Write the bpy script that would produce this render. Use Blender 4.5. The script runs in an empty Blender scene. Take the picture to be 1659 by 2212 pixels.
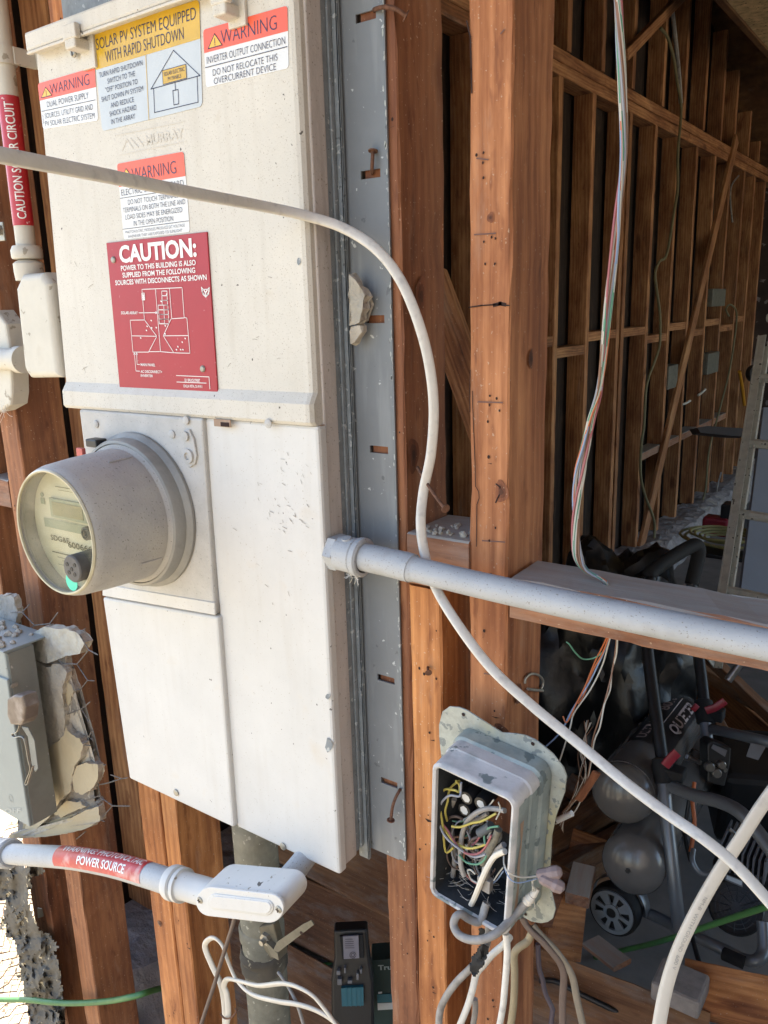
import bpy, bmesh, math, random
from mathutils import Vector, Matrix
random.seed(7)
R_ = math.radians
scene = bpy.context.scene
# ------------------------------------------------------------------ camera
YAW, PITCH, ROLL, FP = R_(35.6), R_(14.1), R_(-1.7), 1755.0
CAM = Vector((0, 0, 1.6))
_f = Vector((-math.sin(YAW)*math.cos(PITCH), math.cos(YAW)*math.cos(PITCH), -math.sin(PITCH)))
_r0 = _f.cross(Vector((0, 0, 1))).normalized(); _u0 = _r0.cross(_f)
_r = _r0*math.cos(ROLL) + _u0*math.sin(ROLL); _u = -_r0*math.sin(ROLL) + _u0*math.cos(ROLL)
cd = bpy.data.cameras.new("camera"); cam = bpy.data.objects.new("camera", cd)
scene.collection.objects.link(cam)
cam.matrix_world = Matrix(((_r.x, _u.x, -_f.x, CAM.x), (_r.y, _u.y, -_f.y, CAM.y), (_r.z, _u.z, -_f.z, CAM.z), (0, 0, 0, 1)))
cd.sensor_fit = 'HORIZONTAL'; cd.sensor_width = 36; cd.lens = 36*FP/1659
cd.clip_start = 0.02; cd.clip_end = 500
scene.camera = cam
# ------------------------------------------------------------------ light
w = bpy.data.worlds.new("World"); scene.world = w; w.use_nodes = True
nt = w.node_tree; bg = nt.nodes['Background']
sky = nt.nodes.new('ShaderNodeTexSky'); sky.sky_type = 'NISHITA'; sky.sun_disc = False
SUN_DIR = Vector((-0.50, 0.42, 0.76)).normalized()
sky.sun_elevation = math.asin(SUN_DIR.z); sky.sun_rotation = math.atan2(SUN_DIR.x, SUN_DIR.y)
sky.air_density = 1.0; sky.dust_density = 1.5; sky.ozone_density = 1.0
nt.links.new(sky.outputs[0], bg.inputs[0]); bg.inputs[1].default_value = 0.15
sl = bpy.data.lights.new("sun", 'SUN'); sl.energy = 4.5; sl.angle = R_(0.5); sl.color = (1, .95, .87)
so = bpy.data.objects.new("sun", sl); scene.collection.objects.link(so)
so.rotation_euler = SUN_DIR.to_track_quat('Z', 'Y').to_euler(); so.location = (-5, 5, 8)
vs = scene.view_settings; vs.view_transform = 'Standard'; vs.look = 'None'; vs.gamma = 1; vs.use_curve_mapping = False
vs.exposure = 2.35
scene.render.resolution_x = 768; scene.render.resolution_y = 1024
try:
    scene.cycles.max_bounces = 10; scene.cycles.diffuse_bounces = 6; scene.cycles.transparent_max_bounces = 12
except Exception: pass

# ------------------------------------------------------------------ helpers
def ray(u, v): return _f + _r*((u-829.5)/FP) - _u*((v-1106)/FP)
def B(u, v, ax, val):                      # point of the pixel ray on a world plane
    d = ray(u, v); i = 'xyz'.index(ax); return CAM + d*((val-CAM[i])/d[i])
def T(u, v, t): return CAM + ray(u, v)*t   # at forward depth t
def Y(u, v, y=.75): return B(u, v, 'y', y)
def depth(p): return (p-CAM).dot(_f)
def srgb(h):
    h = h.lstrip('#'); c = [int(h[i:i+2], 16)/255 for i in (0, 2, 4)]
    return tuple((x/12.92 if x <= .04045 else ((x+.055)/1.055)**2.4) for x in c)+(1,)
WL = {}                                    # world location of parents
def link(o): scene.collection.objects.link(o)
def place(o, M, parent):
    if parent is not None:
        o.parent = parent; o.matrix_local = WL[parent.name].inverted() @ M
    else: o.matrix_world = M
    WL[o.name] = M.copy()
def props(o, label=None, cat=None, group=None, kind=None):
    for k, v in (('label', label), ('category', cat), ('group', group), ('kind', kind)):
        if v: o[k] = v
    return o
def thing(name, label, cat, loc=(0, 0, 0), group=None):
    o = bpy.data.objects.new(name, None); link(o); o.empty_display_size = .02
    M = Matrix.Translation(Vector(loc)); o.matrix_world = M; WL[o.name] = M
    return props(o, label, cat, group)

class G:
    def __init__(s): s.v = []; s.f = []; s.m = []; s.sm = []
    def add(s, vs, fs, mi=0, smooth=False):
        n = len(s.v); s.v += [Vector(p) for p in vs]
        for f in fs: s.f.append(tuple(i+n for i in f)); s.m.append(mi); s.sm.append(smooth)
        return s
    def bm(s, bm, mi=0, smooth=False, M=None):
        bm.verts.index_update()
        vs = [(M @ v.co if M else v.co.copy()) for v in bm.verts]
        s.add(vs, [[v.index for v in f.verts] for f in bm.faces], mi, smooth); bm.free(); return s
    def box(s, x0, x1, y0, y1, z0, z1, bev=0, mi=0, seg=2, M=None, smooth=False):
        bm = bmesh.new(); bmesh.ops.create_cube(bm, size=1)
        for v in bm.verts:
            v.co = Vector(((x0+x1)/2+v.co.x*(x1-x0), (y0+y1)/2+v.co.y*(y1-y0), (z0+z1)/2+v.co.z*(z1-z0)))
        if bev: bmesh.ops.bevel(bm, geom=bm.edges[:], offset=bev, segments=seg, affect='EDGES', profile=.5)
        return s.bm(bm, mi, smooth, M)
    def slab(s, poly, d, bev=0, mi=0, seg=2, smooth=False):
        """polygon of world points extruded by vector d (front face = poly), bevelled front edge"""
        bm = bmesh.new(); a = [bm.verts.new(p) for p in poly]; d = Vector(d)
        b = [bm.verts.new(Vector(p)+d) for p in poly]
        n = len(a); fr = bm.faces.new(a); bm.faces.new(b[::-1])
        for i in range(n): bm.faces.new((a[i], b[i], b[(i+1) % n], a[(i+1) % n]))
        bmesh.ops.recalc_face_normals(bm, faces=bm.faces[:])
        if bev:
            es = [e for e in fr.edges] + [e for e in bm.edges if (e.verts[0] in a) != (e.verts[1] in a) and n <= 6]
            bmesh.ops.bevel(bm, geom=list(set(es)), offset=bev, segments=seg, affect='EDGES', profile=.5)
        return s.bm(bm, mi, smooth)
    def cyl(s, p0, p1, r0, r1=None, seg=24, mi=0, cap=True, smooth=True):
        p0 = Vector(p0); p1 = Vector(p1); r1 = r0 if r1 is None else r1
        return s.lathe(p0, (p1-p0), [(0 if cap else r0, 0), (r0, 0), (r1, (p1-p0).length), (0 if cap else r1, (p1-p0).length)], seg, mi, smooth)
    def lathe(s, o, ax, prof, seg=32, mi=0, smooth=True):
        o = Vector(o); a = Vector(ax).normalized(); t = Vector((0, 0, 1)) if abs(a.z) < .9 else Vector((1, 0, 0))
        x = a.cross(t).normalized(); y = a.cross(x); vs = []; fs = []
        for (r, h) in prof:
            for k in range(seg):
                an = 2*math.pi*k/seg; vs.append(o+a*h+(x*math.cos(an)+y*math.sin(an))*max(r, 1e-5))
        for i in range(len(prof)-1):
            for k in range(seg):
                k2 = (k+1) % seg; fs.append((i*seg+k, i*seg+k2, (i+1)*seg+k2, (i+1)*seg+k))
        return s.add(vs, fs, mi, smooth)
    def tube(s, pts, r, seg=10, sub=6, mi=0, flat=None, up=None, smooth=True, cap=True, rfun=None):
        P = [Vector(p) for p in pts]; C = []
        if sub > 1 and len(P) > 2:
            for i in range(len(P)-1):
                p0 = P[max(i-1, 0)]; p1 = P[i]; p2 = P[i+1]; p3 = P[min(i+2, len(P)-1)]
                for k in range(sub):
                    t = k/sub
                    C.append(.5*((2*p1)+(p2-p0)*t+(2*p0-5*p1+4*p2-p3)*t*t+(3*p1-p0-3*p2+p3)*t**3))
            C.append(P[-1])
        else: C = P
        tn = [(C[min(i+1, len(C)-1)]-C[max(i-1, 0)]).normalized() for i in range(len(C))]
        n = (Vector(up) if up is not None else (Vector((0, 0, 1)) if abs(tn[0].z) < .9 else Vector((1, 0, 0))))
        vs = []; fs = []; N = len(C)
        for i in range(N):
            n = (n - tn[i]*n.dot(tn[i])).normalized(); b = tn[i].cross(n)
            rr = r*(rfun(i/(N-1)) if rfun else 1)
            for k in range(seg):
                a = 2*math.pi*k/seg
                if flat:
                    c_, s_ = math.cos(a), math.sin(a)
                    q = n*(math.copysign(abs(c_)**.7, c_)*flat[1]/2) + b*(math.copysign(abs(s_)**.7, s_)*flat[0]/2)
                else: q = (n*math.cos(a)+b*math.sin(a))*rr
                vs.append(C[i]+q)
        for i in range(N-1):
            for k in range(seg):
                k2 = (k+1) % seg; fs.append((i*seg+k, i*seg+k2, (i+1)*seg+k2, (i+1)*seg+k))
        if cap: fs.append(tuple(range(seg))[::-1]); fs.append(tuple((N-1)*seg+k for k in range(seg)))
        return s.add(vs, fs, mi, smooth)
    def capsule(s, p0, p1, r, seg=32, mi=0, k=.55):
        p0 = Vector(p0); p1 = Vector(p1); L = (p1-p0).length; pr = []
        for i in range(9):
            a = math.pi/2*i/8; pr.append((r*math.sin(a), -r*k*math.cos(a)))
        for i in range(9):
            a = math.pi/2*i/8; pr.append((r*math.cos(a), L+r*k*math.sin(a)))
        return s.lathe(p0, p1-p0, pr, seg, mi)
    def obj(s, name, mats, parent=None, M=None, label=None, cat=None, group=None, kind=None):
        me = bpy.data.meshes.new(name)
        if M is None:
            lo = Vector([min(v[i] for v in s.v) for i in range(3)]); hi = Vector([max(v[i] for v in s.v) for i in range(3)])
            c = (lo+hi)/2; M = Matrix.Translation(c); vs = [v-c for v in s.v]
        else: vs = s.v
        me.from_pydata([tuple(v) for v in vs], [], s.f)
        for m in (mats if isinstance(mats, (list, tuple)) else [mats]): me.materials.append(m)
        me.polygons.foreach_set('material_index', s.m); me.polygons.foreach_set('use_smooth', s.sm)
        me.update()
        bm = bmesh.new(); bm.from_mesh(me); bmesh.ops.recalc_face_normals(bm, faces=bm.faces[:])
        for e in bm.edges:
            if len(e.link_faces) == 2 and e.calc_face_angle(0) > .62: e.smooth = False
        bm.to_mesh(me); bm.free()
        o = bpy.data.objects.new(name, me); link(o); place(o, M, parent)
        return props(o, label, cat, group, kind)

def single(name, g, m, label, cat, group=None, **k): return g.obj(name, m, None, label=label, cat=cat, group=group, **k)

# ------------------------------------------------------------------ materials
def nodes(name):
    m = bpy.data.materials.new(name); m.use_nodes = True; t = m.node_tree
    return m, t, t.nodes['Principled BSDF'], t.nodes.new, t.links.new
def ramp(new, stops):
    r = new('ShaderNodeValToRGB'); e = r.color_ramp.elements
    while len(e) < len(stops): e.new(.5)
    for i, (p, c) in enumerate(stops): e[i].position = p; e[i].color = c
    return r
def coords(new, lk, scale=(1, 1, 1), rnd=True):
    tc = new('ShaderNodeTexCoord'); mp = new('ShaderNodeMapping'); mp.inputs['Scale'].default_value = scale
    lk(tc.outputs['Object'], mp.inputs['Vector'])
    if rnd:
        oi = new('ShaderNodeObjectInfo'); mu = new('ShaderNodeVectorMath'); mu.operation = 'SCALE'; mu.inputs[0].default_value = (13, 7, 17)
        lk(oi.outputs['Random'], mu.inputs['Scale']); lk(mu.outputs[0], mp.inputs['Location'])
    return mp.outputs[0]
def surf(name, col, rough=.6, metal=0, var=.12, scale=12, bump=.15, bscale=120, bdist=.002, spot=None, spot2=None, grime=None, coat=0, alpha=None, streak=None):
    """plain surface with mottling; spot=(color, scale, threshold), grime=(color, scale, amount)"""
    m, t, p, new, lk = nodes(name); co = coords(new, lk)
    n = new('ShaderNodeTexNoise'); n.inputs['Scale'].default_value = scale; n.inputs['Detail'].default_value = 8; n.inputs['Roughness'].default_value = .65
    lk(co, n.inputs['Vector'])
    c = srgb(col) if isinstance(col, str) else col
    d = tuple(x*(1-var*1.6) for x in c[:3])+(1,); l = tuple(min(x*(1+var), 1) for x in c[:3])+(1,)
    r = ramp(new, [(.3, d), (.7, l)]); lk(n.outputs['Fac'], r.inputs[0]); out = r.outputs[0]
    def over(col2, sc, th, soft, out, stretch=None):
        nn = new('ShaderNodeTexNoise'); nn.inputs['Scale'].default_value = sc; nn.inputs['Detail'].default_value = 4
        lk(co, nn.inputs['Vector'])
        if soft < .1: th -= .05
        rr = ramp(new, [(th, (0, 0, 0, 1)), (min(th+soft, 1), (1, 1, 1, 1))]); lk(nn.outputs['Fac'], rr.inputs[0])
        mx = new('ShaderNodeMixRGB'); mx.inputs[2].default_value = srgb(col2); lk(rr.outputs[0], mx.inputs[0]); lk(out, mx.inputs[1])
        return mx.outputs[0]
    if grime: out = over(grime[0], grime[1], grime[2], .25, out)
    if streak:
        mp2 = new('ShaderNodeMapping'); mp2.inputs['Scale'].default_value = (1, 1, .09); lk(co, mp2.inputs['Vector'])
        ns = new('ShaderNodeTexNoise'); ns.inputs['Scale'].default_value = 75; ns.inputs['Detail'].default_value = 5; lk(mp2.outputs[0], ns.inputs['Vector'])
        rs = ramp(new, [(.52, (0, 0, 0, 1)), (.78, (streak[1],)*3+(1,))]); lk(ns.outputs['Fac'], rs.inputs[0])
        mx = new('ShaderNodeMixRGB'); mx.inputs[2].default_value = srgb(streak[0]); lk(rs.outputs[0], mx.inputs[0]); lk(out, mx.inputs[1]); out = mx.outputs[0]
    if spot: out = over(spot[0], spot[1], spot[2], .03, out)
    if spot2: out = over(spot2[0], spot2[1], spot2[2], .02, out)
    lk(out, p.inputs['Base Color']); p.inputs['Roughness'].default_value = rough; p.inputs['Metallic'].default_value = metal
    if coat: p.inputs['Coat Weight'].default_value = coat
    if bump:
        b = new('ShaderNodeBump'); b.inputs['Strength'].default_value = bump; b.inputs['Distance'].default_value = bdist
        n2 = new('ShaderNodeTexNoise'); n2.inputs['Scale'].default_value = bscale; n2.inputs['Detail'].default_value = 6
        lk(co, n2.inputs['Vector']); lk(n2.outputs['Fac'], b.inputs['Height']); lk(b.outputs[0], p.inputs['Normal'])
    return m
def wood(name, light, mid, dark, rough=.75, dirt=.0, grain=1.0, knots=.045, dirtcol='#8a8178', top=False):
    m, t, p, new, lk = nodes(name); tc = new('ShaderNodeTexCoord'); oi = new('ShaderNodeObjectInfo')
    mu = new('ShaderNodeVectorMath'); mu.operation = 'SCALE'; mu.inputs[0].default_value = (3.1, 5.7, 9.3); lk(oi.outputs['Random'], mu.inputs['Scale'])
    ad = new('ShaderNodeVectorMath'); ad.operation = 'ADD'; lk(tc.outputs['Object'], ad.inputs[0]); lk(mu.outputs[0], ad.inputs[1])
    def mapped(sc):
        mp = new('ShaderNodeMapping'); mp.inputs['Scale'].default_value = sc; lk(ad.outputs[0], mp.inputs['Vector']); return mp.outputs[0]
    def noise(v, s, d=6, r=.6, dist=0):
        n = new('ShaderNodeTexNoise'); n.inputs['Scale'].default_value = s; n.inputs['Detail'].default_value = d; n.inputs['Roughness'].default_value = r; n.inputs['Distortion'].default_value = dist
        lk(v, n.inputs['Vector']); return n.outputs['Fac']
    def math_(op, a, b):
        n = new('ShaderNodeMath'); n.operation = op
        for i, x in enumerate((a, b)):
            if isinstance(x, (int, float)): n.inputs[i].default_value = x
            else: lk(x, n.inputs[i])
        return n.outputs[0]
    # knots
    vo = new('ShaderNodeTexVoronoi'); vo.inputs['Scale'].default_value = 1; vo.inputs['Randomness'].default_value = 1; lk(mapped((9, 9, 3.2)), vo.inputs['Vector'])
    kd = vo.outputs['Distance']
    kr = ramp(new, [(0.0, (1, 1, 1, 1)), (knots*2.2, (.9, .9, .9, 1)), (knots*4, (0, 0, 0, 1))]); lk(kd, kr.inputs[0])
    # growth rings: wave stretched along z, bent round knots
    big = noise(mapped((7, 7, .9)), 1, 3); wv = new('ShaderNodeMath'); wv.operation = 'SINE'
    sep = new('ShaderNodeSeparateXYZ'); lk(ad.outputs[0], sep.inputs[0])
    pos = math_('ADD', math_('MULTIPLY', sep.outputs[0], 420.0), math_('MULTIPLY', sep.outputs[1], 330.0))
    kn = math_('MULTIPLY', math_('SUBTRACT', 1.0, kd), 5.0)
    ph = math_('ADD', pos, math_('ADD', math_('MULTIPLY', big, 34.0), kn)); lk(ph, wv.inputs[0])
    rings = math_('MULTIPLY', math_('ADD', wv.outputs[0], 1.0), .5)
    fib = noise(mapped((260, 260, 5)), 1, 5, .7); mott = noise(mapped((14, 14, 4)), 1, 5, .6)
    val = math_('ADD', math_('ADD', math_('MULTIPLY', rings, .09*grain), math_('MULTIPLY', fib, .34)), math_('MULTIPLY', mott, .62))
    cr = ramp(new, [(.30, srgb(dark)), (.47, srgb(mid)), (.66, srgb(light))]); lk(val, cr.inputs[0])
    mx = new('ShaderNodeMixRGB'); mx.blend_type = 'MULTIPLY'; mx.inputs[2].default_value = (.33, .2, .12, 1)
    lk(math_('MULTIPLY', kr.outputs[0], .8), mx.inputs[0]); lk(cr.outputs[0], mx.inputs[1]); out = mx.outputs[0]
    # dark drips and dents
    dn = noise(mapped((60, 60, 16)), 1, 3); dr = ramp(new, [(.60, (0, 0, 0, 1)), (.74, (1, 1, 1, 1))]); lk(dn, dr.inputs[0])
    m2 = new('ShaderNodeMixRGB'); m2.blend_type = 'MULTIPLY'; m2.inputs[2].default_value = (.45, .32, .26, 1); lk(math_('MULTIPLY', dr.outputs[0], .8), m2.inputs[0]); lk(out, m2.inputs[1]); out = m2.outputs[0]
    sp = noise(mapped((330, 330, 260)), 1, 1); sr = ramp(new, [(.715, (0, 0, 0, 1)), (.745, (1, 1, 1, 1))]); lk(sp, sr.inputs[0])
    m3 = new('ShaderNodeMixRGB'); m3.inputs[2].default_value = srgb('#c0a78c'); lk(math_('MULTIPLY', sr.outputs[0], .7), m3.inputs[0]); lk(out, m3.inputs[1]); out = m3.outputs[0]
    bn = noise(mapped((9, 9, 2.2)), 1, 6, .7); br_ = ramp(new, [(.42, (.75, .75, .75, 1)), (.60, (0, 0, 0, 1))]); lk(bn, br_.inputs[0])
    m6 = new('ShaderNodeMixRGB'); m6.blend_type = 'MULTIPLY'; m6.inputs[2].default_value = (.58, .47, .42, 1); lk(br_.outputs[0], m6.inputs[0]); lk(out, m6.inputs[1]); out = m6.outputs[0]
    wn = noise(mapped((16, 16, 3)), 1, 7, .75); wr_ = ramp(new, [(.57, (0, 0, 0, 1)), (.80, (.65, .65, .65, 1))]); lk(wn, wr_.inputs[0])
    m5 = new('ShaderNodeMixRGB'); m5.inputs[2].default_value = srgb('#a08a78'); lk(wr_.outputs[0], m5.inputs[0]); lk(out, m5.inputs[1]); out = m5.outputs[0]
    if dirt:
        gn = noise(mapped((22, 22, 7)), 1, 6, .7); gr = ramp(new, [(.62-dirt*.45, (0, 0, 0, 1)), (.9-dirt*.3, (1, 1, 1, 1))]); lk(gn, gr.inputs[0])
        fac = gr.outputs[0]
        if top:
            ge = new('ShaderNodeNewGeometry'); sz = new('ShaderNodeSeparateXYZ'); lk(ge.outputs['Normal'], sz.inputs[0])
            tn = noise(mapped((70, 70, 9)), 1, 5, .7); up = math_('MULTIPLY', math_('GREATER_THAN', sz.outputs[2], .6), math_('ADD', .35, math_('MULTIPLY', tn, 1.05)))
            up.node.use_clamp = True; fac = math_('MAXIMUM', math_('MULTIPLY', fac, .45), up)
        m4 = new('ShaderNodeMixRGB'); m4.inputs[2].default_value = srgb(dirtcol); lk(fac, m4.inputs[0]); lk(out, m4.inputs[1]); out = m4.outputs[0]
    hs = new('ShaderNodeHueSaturation'); lk(out, hs.inputs['Color'])
    lk(math_('ADD', math_('MULTIPLY', oi.outputs['Random'], .3), .85), hs.inputs['Value']); lk(hs.outputs[0], p.inputs['Base Color'])
    p.inputs['Roughness'].default_value = rough
    b = new('ShaderNodeBump'); b.inputs['Strength'].default_value = .5; b.inputs['Distance'].default_value = .0015
    lk(math_('ADD', fib, math_('MULTIPLY', kr.outputs[0], -.6)), b.inputs['Height']); lk(b.outputs[0], p.inputs['Normal'])
    return m
def flat(name, col, rough=.5, metal=0, emit=0):
    m, t, p, new, lk = nodes(name); p.inputs['Base Color'].default_value = srgb(col) if isinstance(col, str) else col
    p.inputs['Roughness'].default_value = rough; p.inputs['Metallic'].default_value = metal
    n = new('ShaderNodeTexNoise'); n.inputs['Scale'].default_value = 60; co = coords(new, lk); lk(co, n.inputs['Vector'])
    hs = new('ShaderNodeHueSaturation'); hs.inputs['Color'].default_value = p.inputs['Base Color'].default_value
    mm = new('ShaderNodeMath'); mm.operation = 'MULTIPLY_ADD'; mm.inputs[1].default_value = .3; mm.inputs[2].default_value = .85
    lk(n.outputs['Fac'], mm.inputs[0]); lk(mm.outputs[0], hs.inputs['Value']); lk(hs.outputs[0], p.inputs['Base Color'])
    return m
M = {}
M['stud'] = wood('old_fir', '#c98b5c', '#9f643b', '#6c3f23', knots=.06)
M['stud2'] = wood('old_fir_orange', '#cc8d55', '#a06536', '#6e3f21', knots=.055)
M['studdark'] = wood('old_fir_brown', '#93603f', '#73452a', '#45271a')
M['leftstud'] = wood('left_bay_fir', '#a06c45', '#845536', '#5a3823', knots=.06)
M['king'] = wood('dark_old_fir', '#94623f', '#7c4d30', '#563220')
M['inner'] = wood('garage_framing', '#c49263', '#96653f', '#5a3822')
M['dusty'] = wood('dusty_fir', '#ab7a58', '#8e5f41', '#643e27', dirt=.5, dirtcol='#9a958c', top=True)
M['plank'] = wood('salvaged_plank', '#a87c55', '#87603f', '#553823', dirt=.25, grain=.6)
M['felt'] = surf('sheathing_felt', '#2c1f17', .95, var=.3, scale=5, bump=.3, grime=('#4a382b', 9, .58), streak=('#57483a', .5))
M['cream'] = surf('cream_paint', '#c3beb3', .62, var=.05, scale=7, bump=.35, bscale=260, bdist=.0012, spot=('#978d7d', 640, .69), grime=('#b4aa98', 34, .66), spot2=('#55504a', 120, .765), streak=('#aaa293', .3))
M['white'] = surf('white_paint', '#c3c1bc', .6, var=.05, scale=9, bump=.2, bscale=200, bdist=.0008, spot=('#a59c8e', 420, .72), grime=('#bdb19e', 18, .66), spot2=('#5e5a55', 110, .775), streak=('#b0a99d', .22))
M['sidepaint'] = surf('side_paint', '#b8b0a9', .65, var=.06, scale=14, bump=.35, bscale=180, spot=('#8b8478', 300, .70), streak=('#8d857c', .7))
M['dustgrey'] = surf('dusty_grey_paint', '#b3b0aa', .7, var=.09, scale=26, bump=.3, bscale=240, spot=('#8d8a84', 460, .71))
M['galv'] = surf('grey_steel', '#6f7376', .5, var=.08, scale=10, bump=.12, bscale=90, spot=('#b5b8b6', 110, .73), spot2=('#5b5e60', 50, .73), streak=('#8d9192', .6))
M['galvrough'] = surf('scuffed_grey_steel', '#7a8083', .6, var=.16, scale=60, bump=.4, bscale=160, spot=('#a3a7a6', 130, .69), spot2=('#565b5e', 120, .72))
M['pipe'] = surf('grey_painted_pipe', '#a3a5a6', .6, var=.06, scale=20, bump=.25, bscale=150, grime=('#8f8d88', 24, .58), spot=('#84817b', 520, .69))
M['pipelight'] = surf('off_white_painted_pipe', '#bdb8ab', .6, var=.05, scale=20, bump=.2, bscale=150, spot=('#938b7c', 60, .69), grime=('#a39b8b', 20, .6))
M['lb'] = surf('conduit_body_paint', '#c1bfb9', .55, var=.04, scale=16, bump=.2, bscale=120, spot=('#8d8678', 120, .72), spot2=('#4a4642', 50, .775))
M['rust'] = surf('rusty_steel', '#6b4a38', .8, metal=.2, var=.3, scale=200, bump=.5, bscale=500)
M['zinc'] = surf('zinc_screw', '#9a968c', .45, metal=.6, var=.15, scale=120, bump=.2)
M['mast'] = surf('mossy_galvanised_pipe', '#7c796b', .75, var=.2, scale=30, bump=.5, bscale=120, grime=('#5f5b4e', 20, .5), spot=('#a09c8e', 90, .68))
M['cable'] = surf('white_cable_jacket', '#d2cabb', .5, var=.04, scale=30, bump=.12, bscale=160, grime=('#a8a095', 40, .66))
M['cablegrey'] = surf('dirty_grey_cable', '#8f8a84', .6, var=.12, scale=60, bump=.25, bscale=200, grime=('#625b55', 40, .5))
M['cablebrown'] = surf('brown_cable', '#62524a', .6, var=.12, scale=60, bump=.2)
M['cabledirty'] = surf('spattered_white_cable', '#cfcbc2', .55, var=.05, scale=50, bump=.3, bscale=160, grime=('#aaa7a2', 80, .56))
M['rope'] = surf('green_cord_jacket', '#3d6c3a', .5, var=.12, scale=60, bump=.1)
M['yellow'] = surf('yellow_wire', '#b3a350', .5, var=.1, bump=0)
M['wgreen'] = surf('green_wire', '#52836b', .5, var=.1, bump=0)
M['wred'] = surf('red_wire', '#97585a', .5, var=.1, bump=0)
M['wblue'] = surf('blue_wire', '#7c8ea8', .5, var=.1, bump=0)
M['wwhite'] = surf('white_wire', '#b5b0a4', .5, var=.1, bump=0)
M['wbrown'] = surf('brown_wire', '#7c5a44', .5, var=.1, bump=0)
M['worange'] = surf('orange_wire', '#b56438', .5, var=.1, bump=0)
M['wgrey'] = surf('grey_wire', '#8b8c92', .5, var=.1, bump=0)
M['redlabel'] = surf('red_vinyl', '#a81f2c', .35, var=.06, scale=20, bump=.05, spot=('#c9a8a4', 90, .74))
M['redplate'] = surf('red_engraved_plate', '#9c1a2a', .45, var=.04, scale=12, bump=.05, spot=('#a85a60', 160, .76))
M['faded'] = surf('faded_red_vinyl', '#b03034', .4, var=.15, scale=40, bump=.1, grime=('#cdb7b0', 32, .52))
M['orange'] = surf('orange_red_vinyl', '#dc5836', .35, var=.06, scale=20, bump=.1, bscale=60)
M['stickerwhite'] = surf('white_vinyl', '#cfcfcd', .35, var=.03, scale=20, bump=.08, bscale=50)
M['stickergrey'] = surf('silver_vinyl', '#b3b8ba', .32, var=.05, scale=16, bump=.15, bscale=40)
M['yellowv'] = surf('yellow_vinyl', '#c49d1f', .3, var=.09, scale=22, bump=.25, bscale=36)
M['yellowt'] = surf('warning_yellow', '#dfae35', .4, var=.04, bump=0)
M['ink'] = flat('navy_ink', '#2c2f49', .5)
M['inkw'] = flat('white_ink', '#dcdad6', .5)
M['stucco'] = surf('broken_stucco', '#a9a193', .95, var=.14, scale=30, bump=1, bscale=90, bdist=.006, grime=('#7d766b', 24, .55))
M['stuccoface'] = surf('stucco_face_paint', '#a89c82', .85, var=.06, scale=14, bump=.5, bscale=60, bdist=.003)
M['stuccowhite'] = surf('stucco_scratch_coat', '#b9b6b0', .95, var=.08, scale=24, bump=1, bscale=55, bdist=.012)
M['mesh'] = surf('galvanised_lath_wire', '#6e6a66', .6, metal=.4, var=.2, scale=200, bump=.3)
M['tar'] = surf('torn_tar_paper', '#524d45', .9, var=.25, scale=16, bump=.5, bscale=40, bdist=.002, grime=('#857b68', 18, .58), spot=('#b5a98e', 50, .70))
M['discbox'] = surf('grey_disconnect_enamel', '#7f8786', .5, var=.05, scale=10, bump=.2, bscale=60, spot=('#4b4a46', 60, .77))
M['discside'] = surf('grey_disconnect_side', '#74756f', .55, var=.1, scale=20, bump=.2, bscale=60, grime=('#5c5a54', 16, .6), spot=('#a9a69e', 70, .74))
M['black'] = surf('black_plastic', '#1b1b1d', .45, var=.2, scale=30, bump=.1)
M['blackmat'] = surf('black_rubber', '#141416', .8, var=.2, scale=30, bump=.2)
M['bag'] = surf('black_trash_bag', '#08090b', .4, var=.2, scale=12, bump=.4, bscale=9, bdist=.02)
M['tank'] = surf('grey_tank_enamel', '#5f5c5a', .27, metal=.0, var=.06, scale=20, bump=.05, bscale=30, coat=.2)
M['tubegrey'] = surf('grey_tube_enamel', '#6f7276', .35, metal=.4, var=.05, bump=.03)
M['wheelgrey'] = surf('grey_wheel_plastic', '#7f878e', .5, var=.08, bump=.05)
M['red'] = surf('red_plastic', '#85202f', .4, var=.08, bump=.05)
M['floor'] = surf('dusty_concrete', '#7f7b76', .85, var=.15, scale=6, bump=.4, bscale=60, grime=('#918c86', 7, .55))
M['curb'] = surf('rough_concrete_curb', '#8e8684', .95, var=.22, scale=12, bump=1, bscale=30, bdist=.02, grime=('#b2a798', 10, .55))
M['ground'] = surf('pale_dry_ground', '#a89a80', .95, var=.16, scale=6, bump=.6, bscale=30, bdist=.02, grime=('#76674e', 14, .55), spot=('#5d4f3c', 60, .66))
M['alu'] = surf('ladder_aluminium', '#bdb9ae', .5, metal=.1, var=.15, scale=30, bump=.2, spot=('#5a5852', 60, .7))
M['ply'] = surf('strand_board', '#cdb184', .85, var=.3, scale=22, bump=.5, bscale=40, spot=('#4d3520', 60, .68))
M['plydark'] = wood('roof_plywood', '#84603b', '#6a4a2c', '#4a301c', knots=.02)
M['boxzinc'] = surf('weathered_zinc', '#8f9894', .6, metal=.25, var=.16, scale=30, bump=.4, bscale=90, grime=('#b3b0a4', 26, .52), spot=('#66706f', 55, .66))
M['boxyellow'] = surf('yellowed_zinc', '#9ca099', .55, metal=.25, var=.15, scale=60, bump=.3, bscale=120, grime=('#a79f78', 14, .50), spot=('#747b7b', 90, .64))
M['boxpaint'] = surf('peeling_white_paint', '#bcb9b6', .65, var=.08, scale=26, bump=.5, bscale=80, grime=('#838c8c', 30, .54), spot=('#6f7877', 38, .66))
M['peel'] = surf('bare_primer_strip', '#98806c', .8, var=.1, scale=30, bump=.4)
M['boxin'] = surf('dark_box_interior', '#26282a', .85, var=.3, scale=40, bump=.4)
M['teal'] = surf('teal_printed_card', '#1b5966', .5, var=.06, bump=.03)
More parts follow.
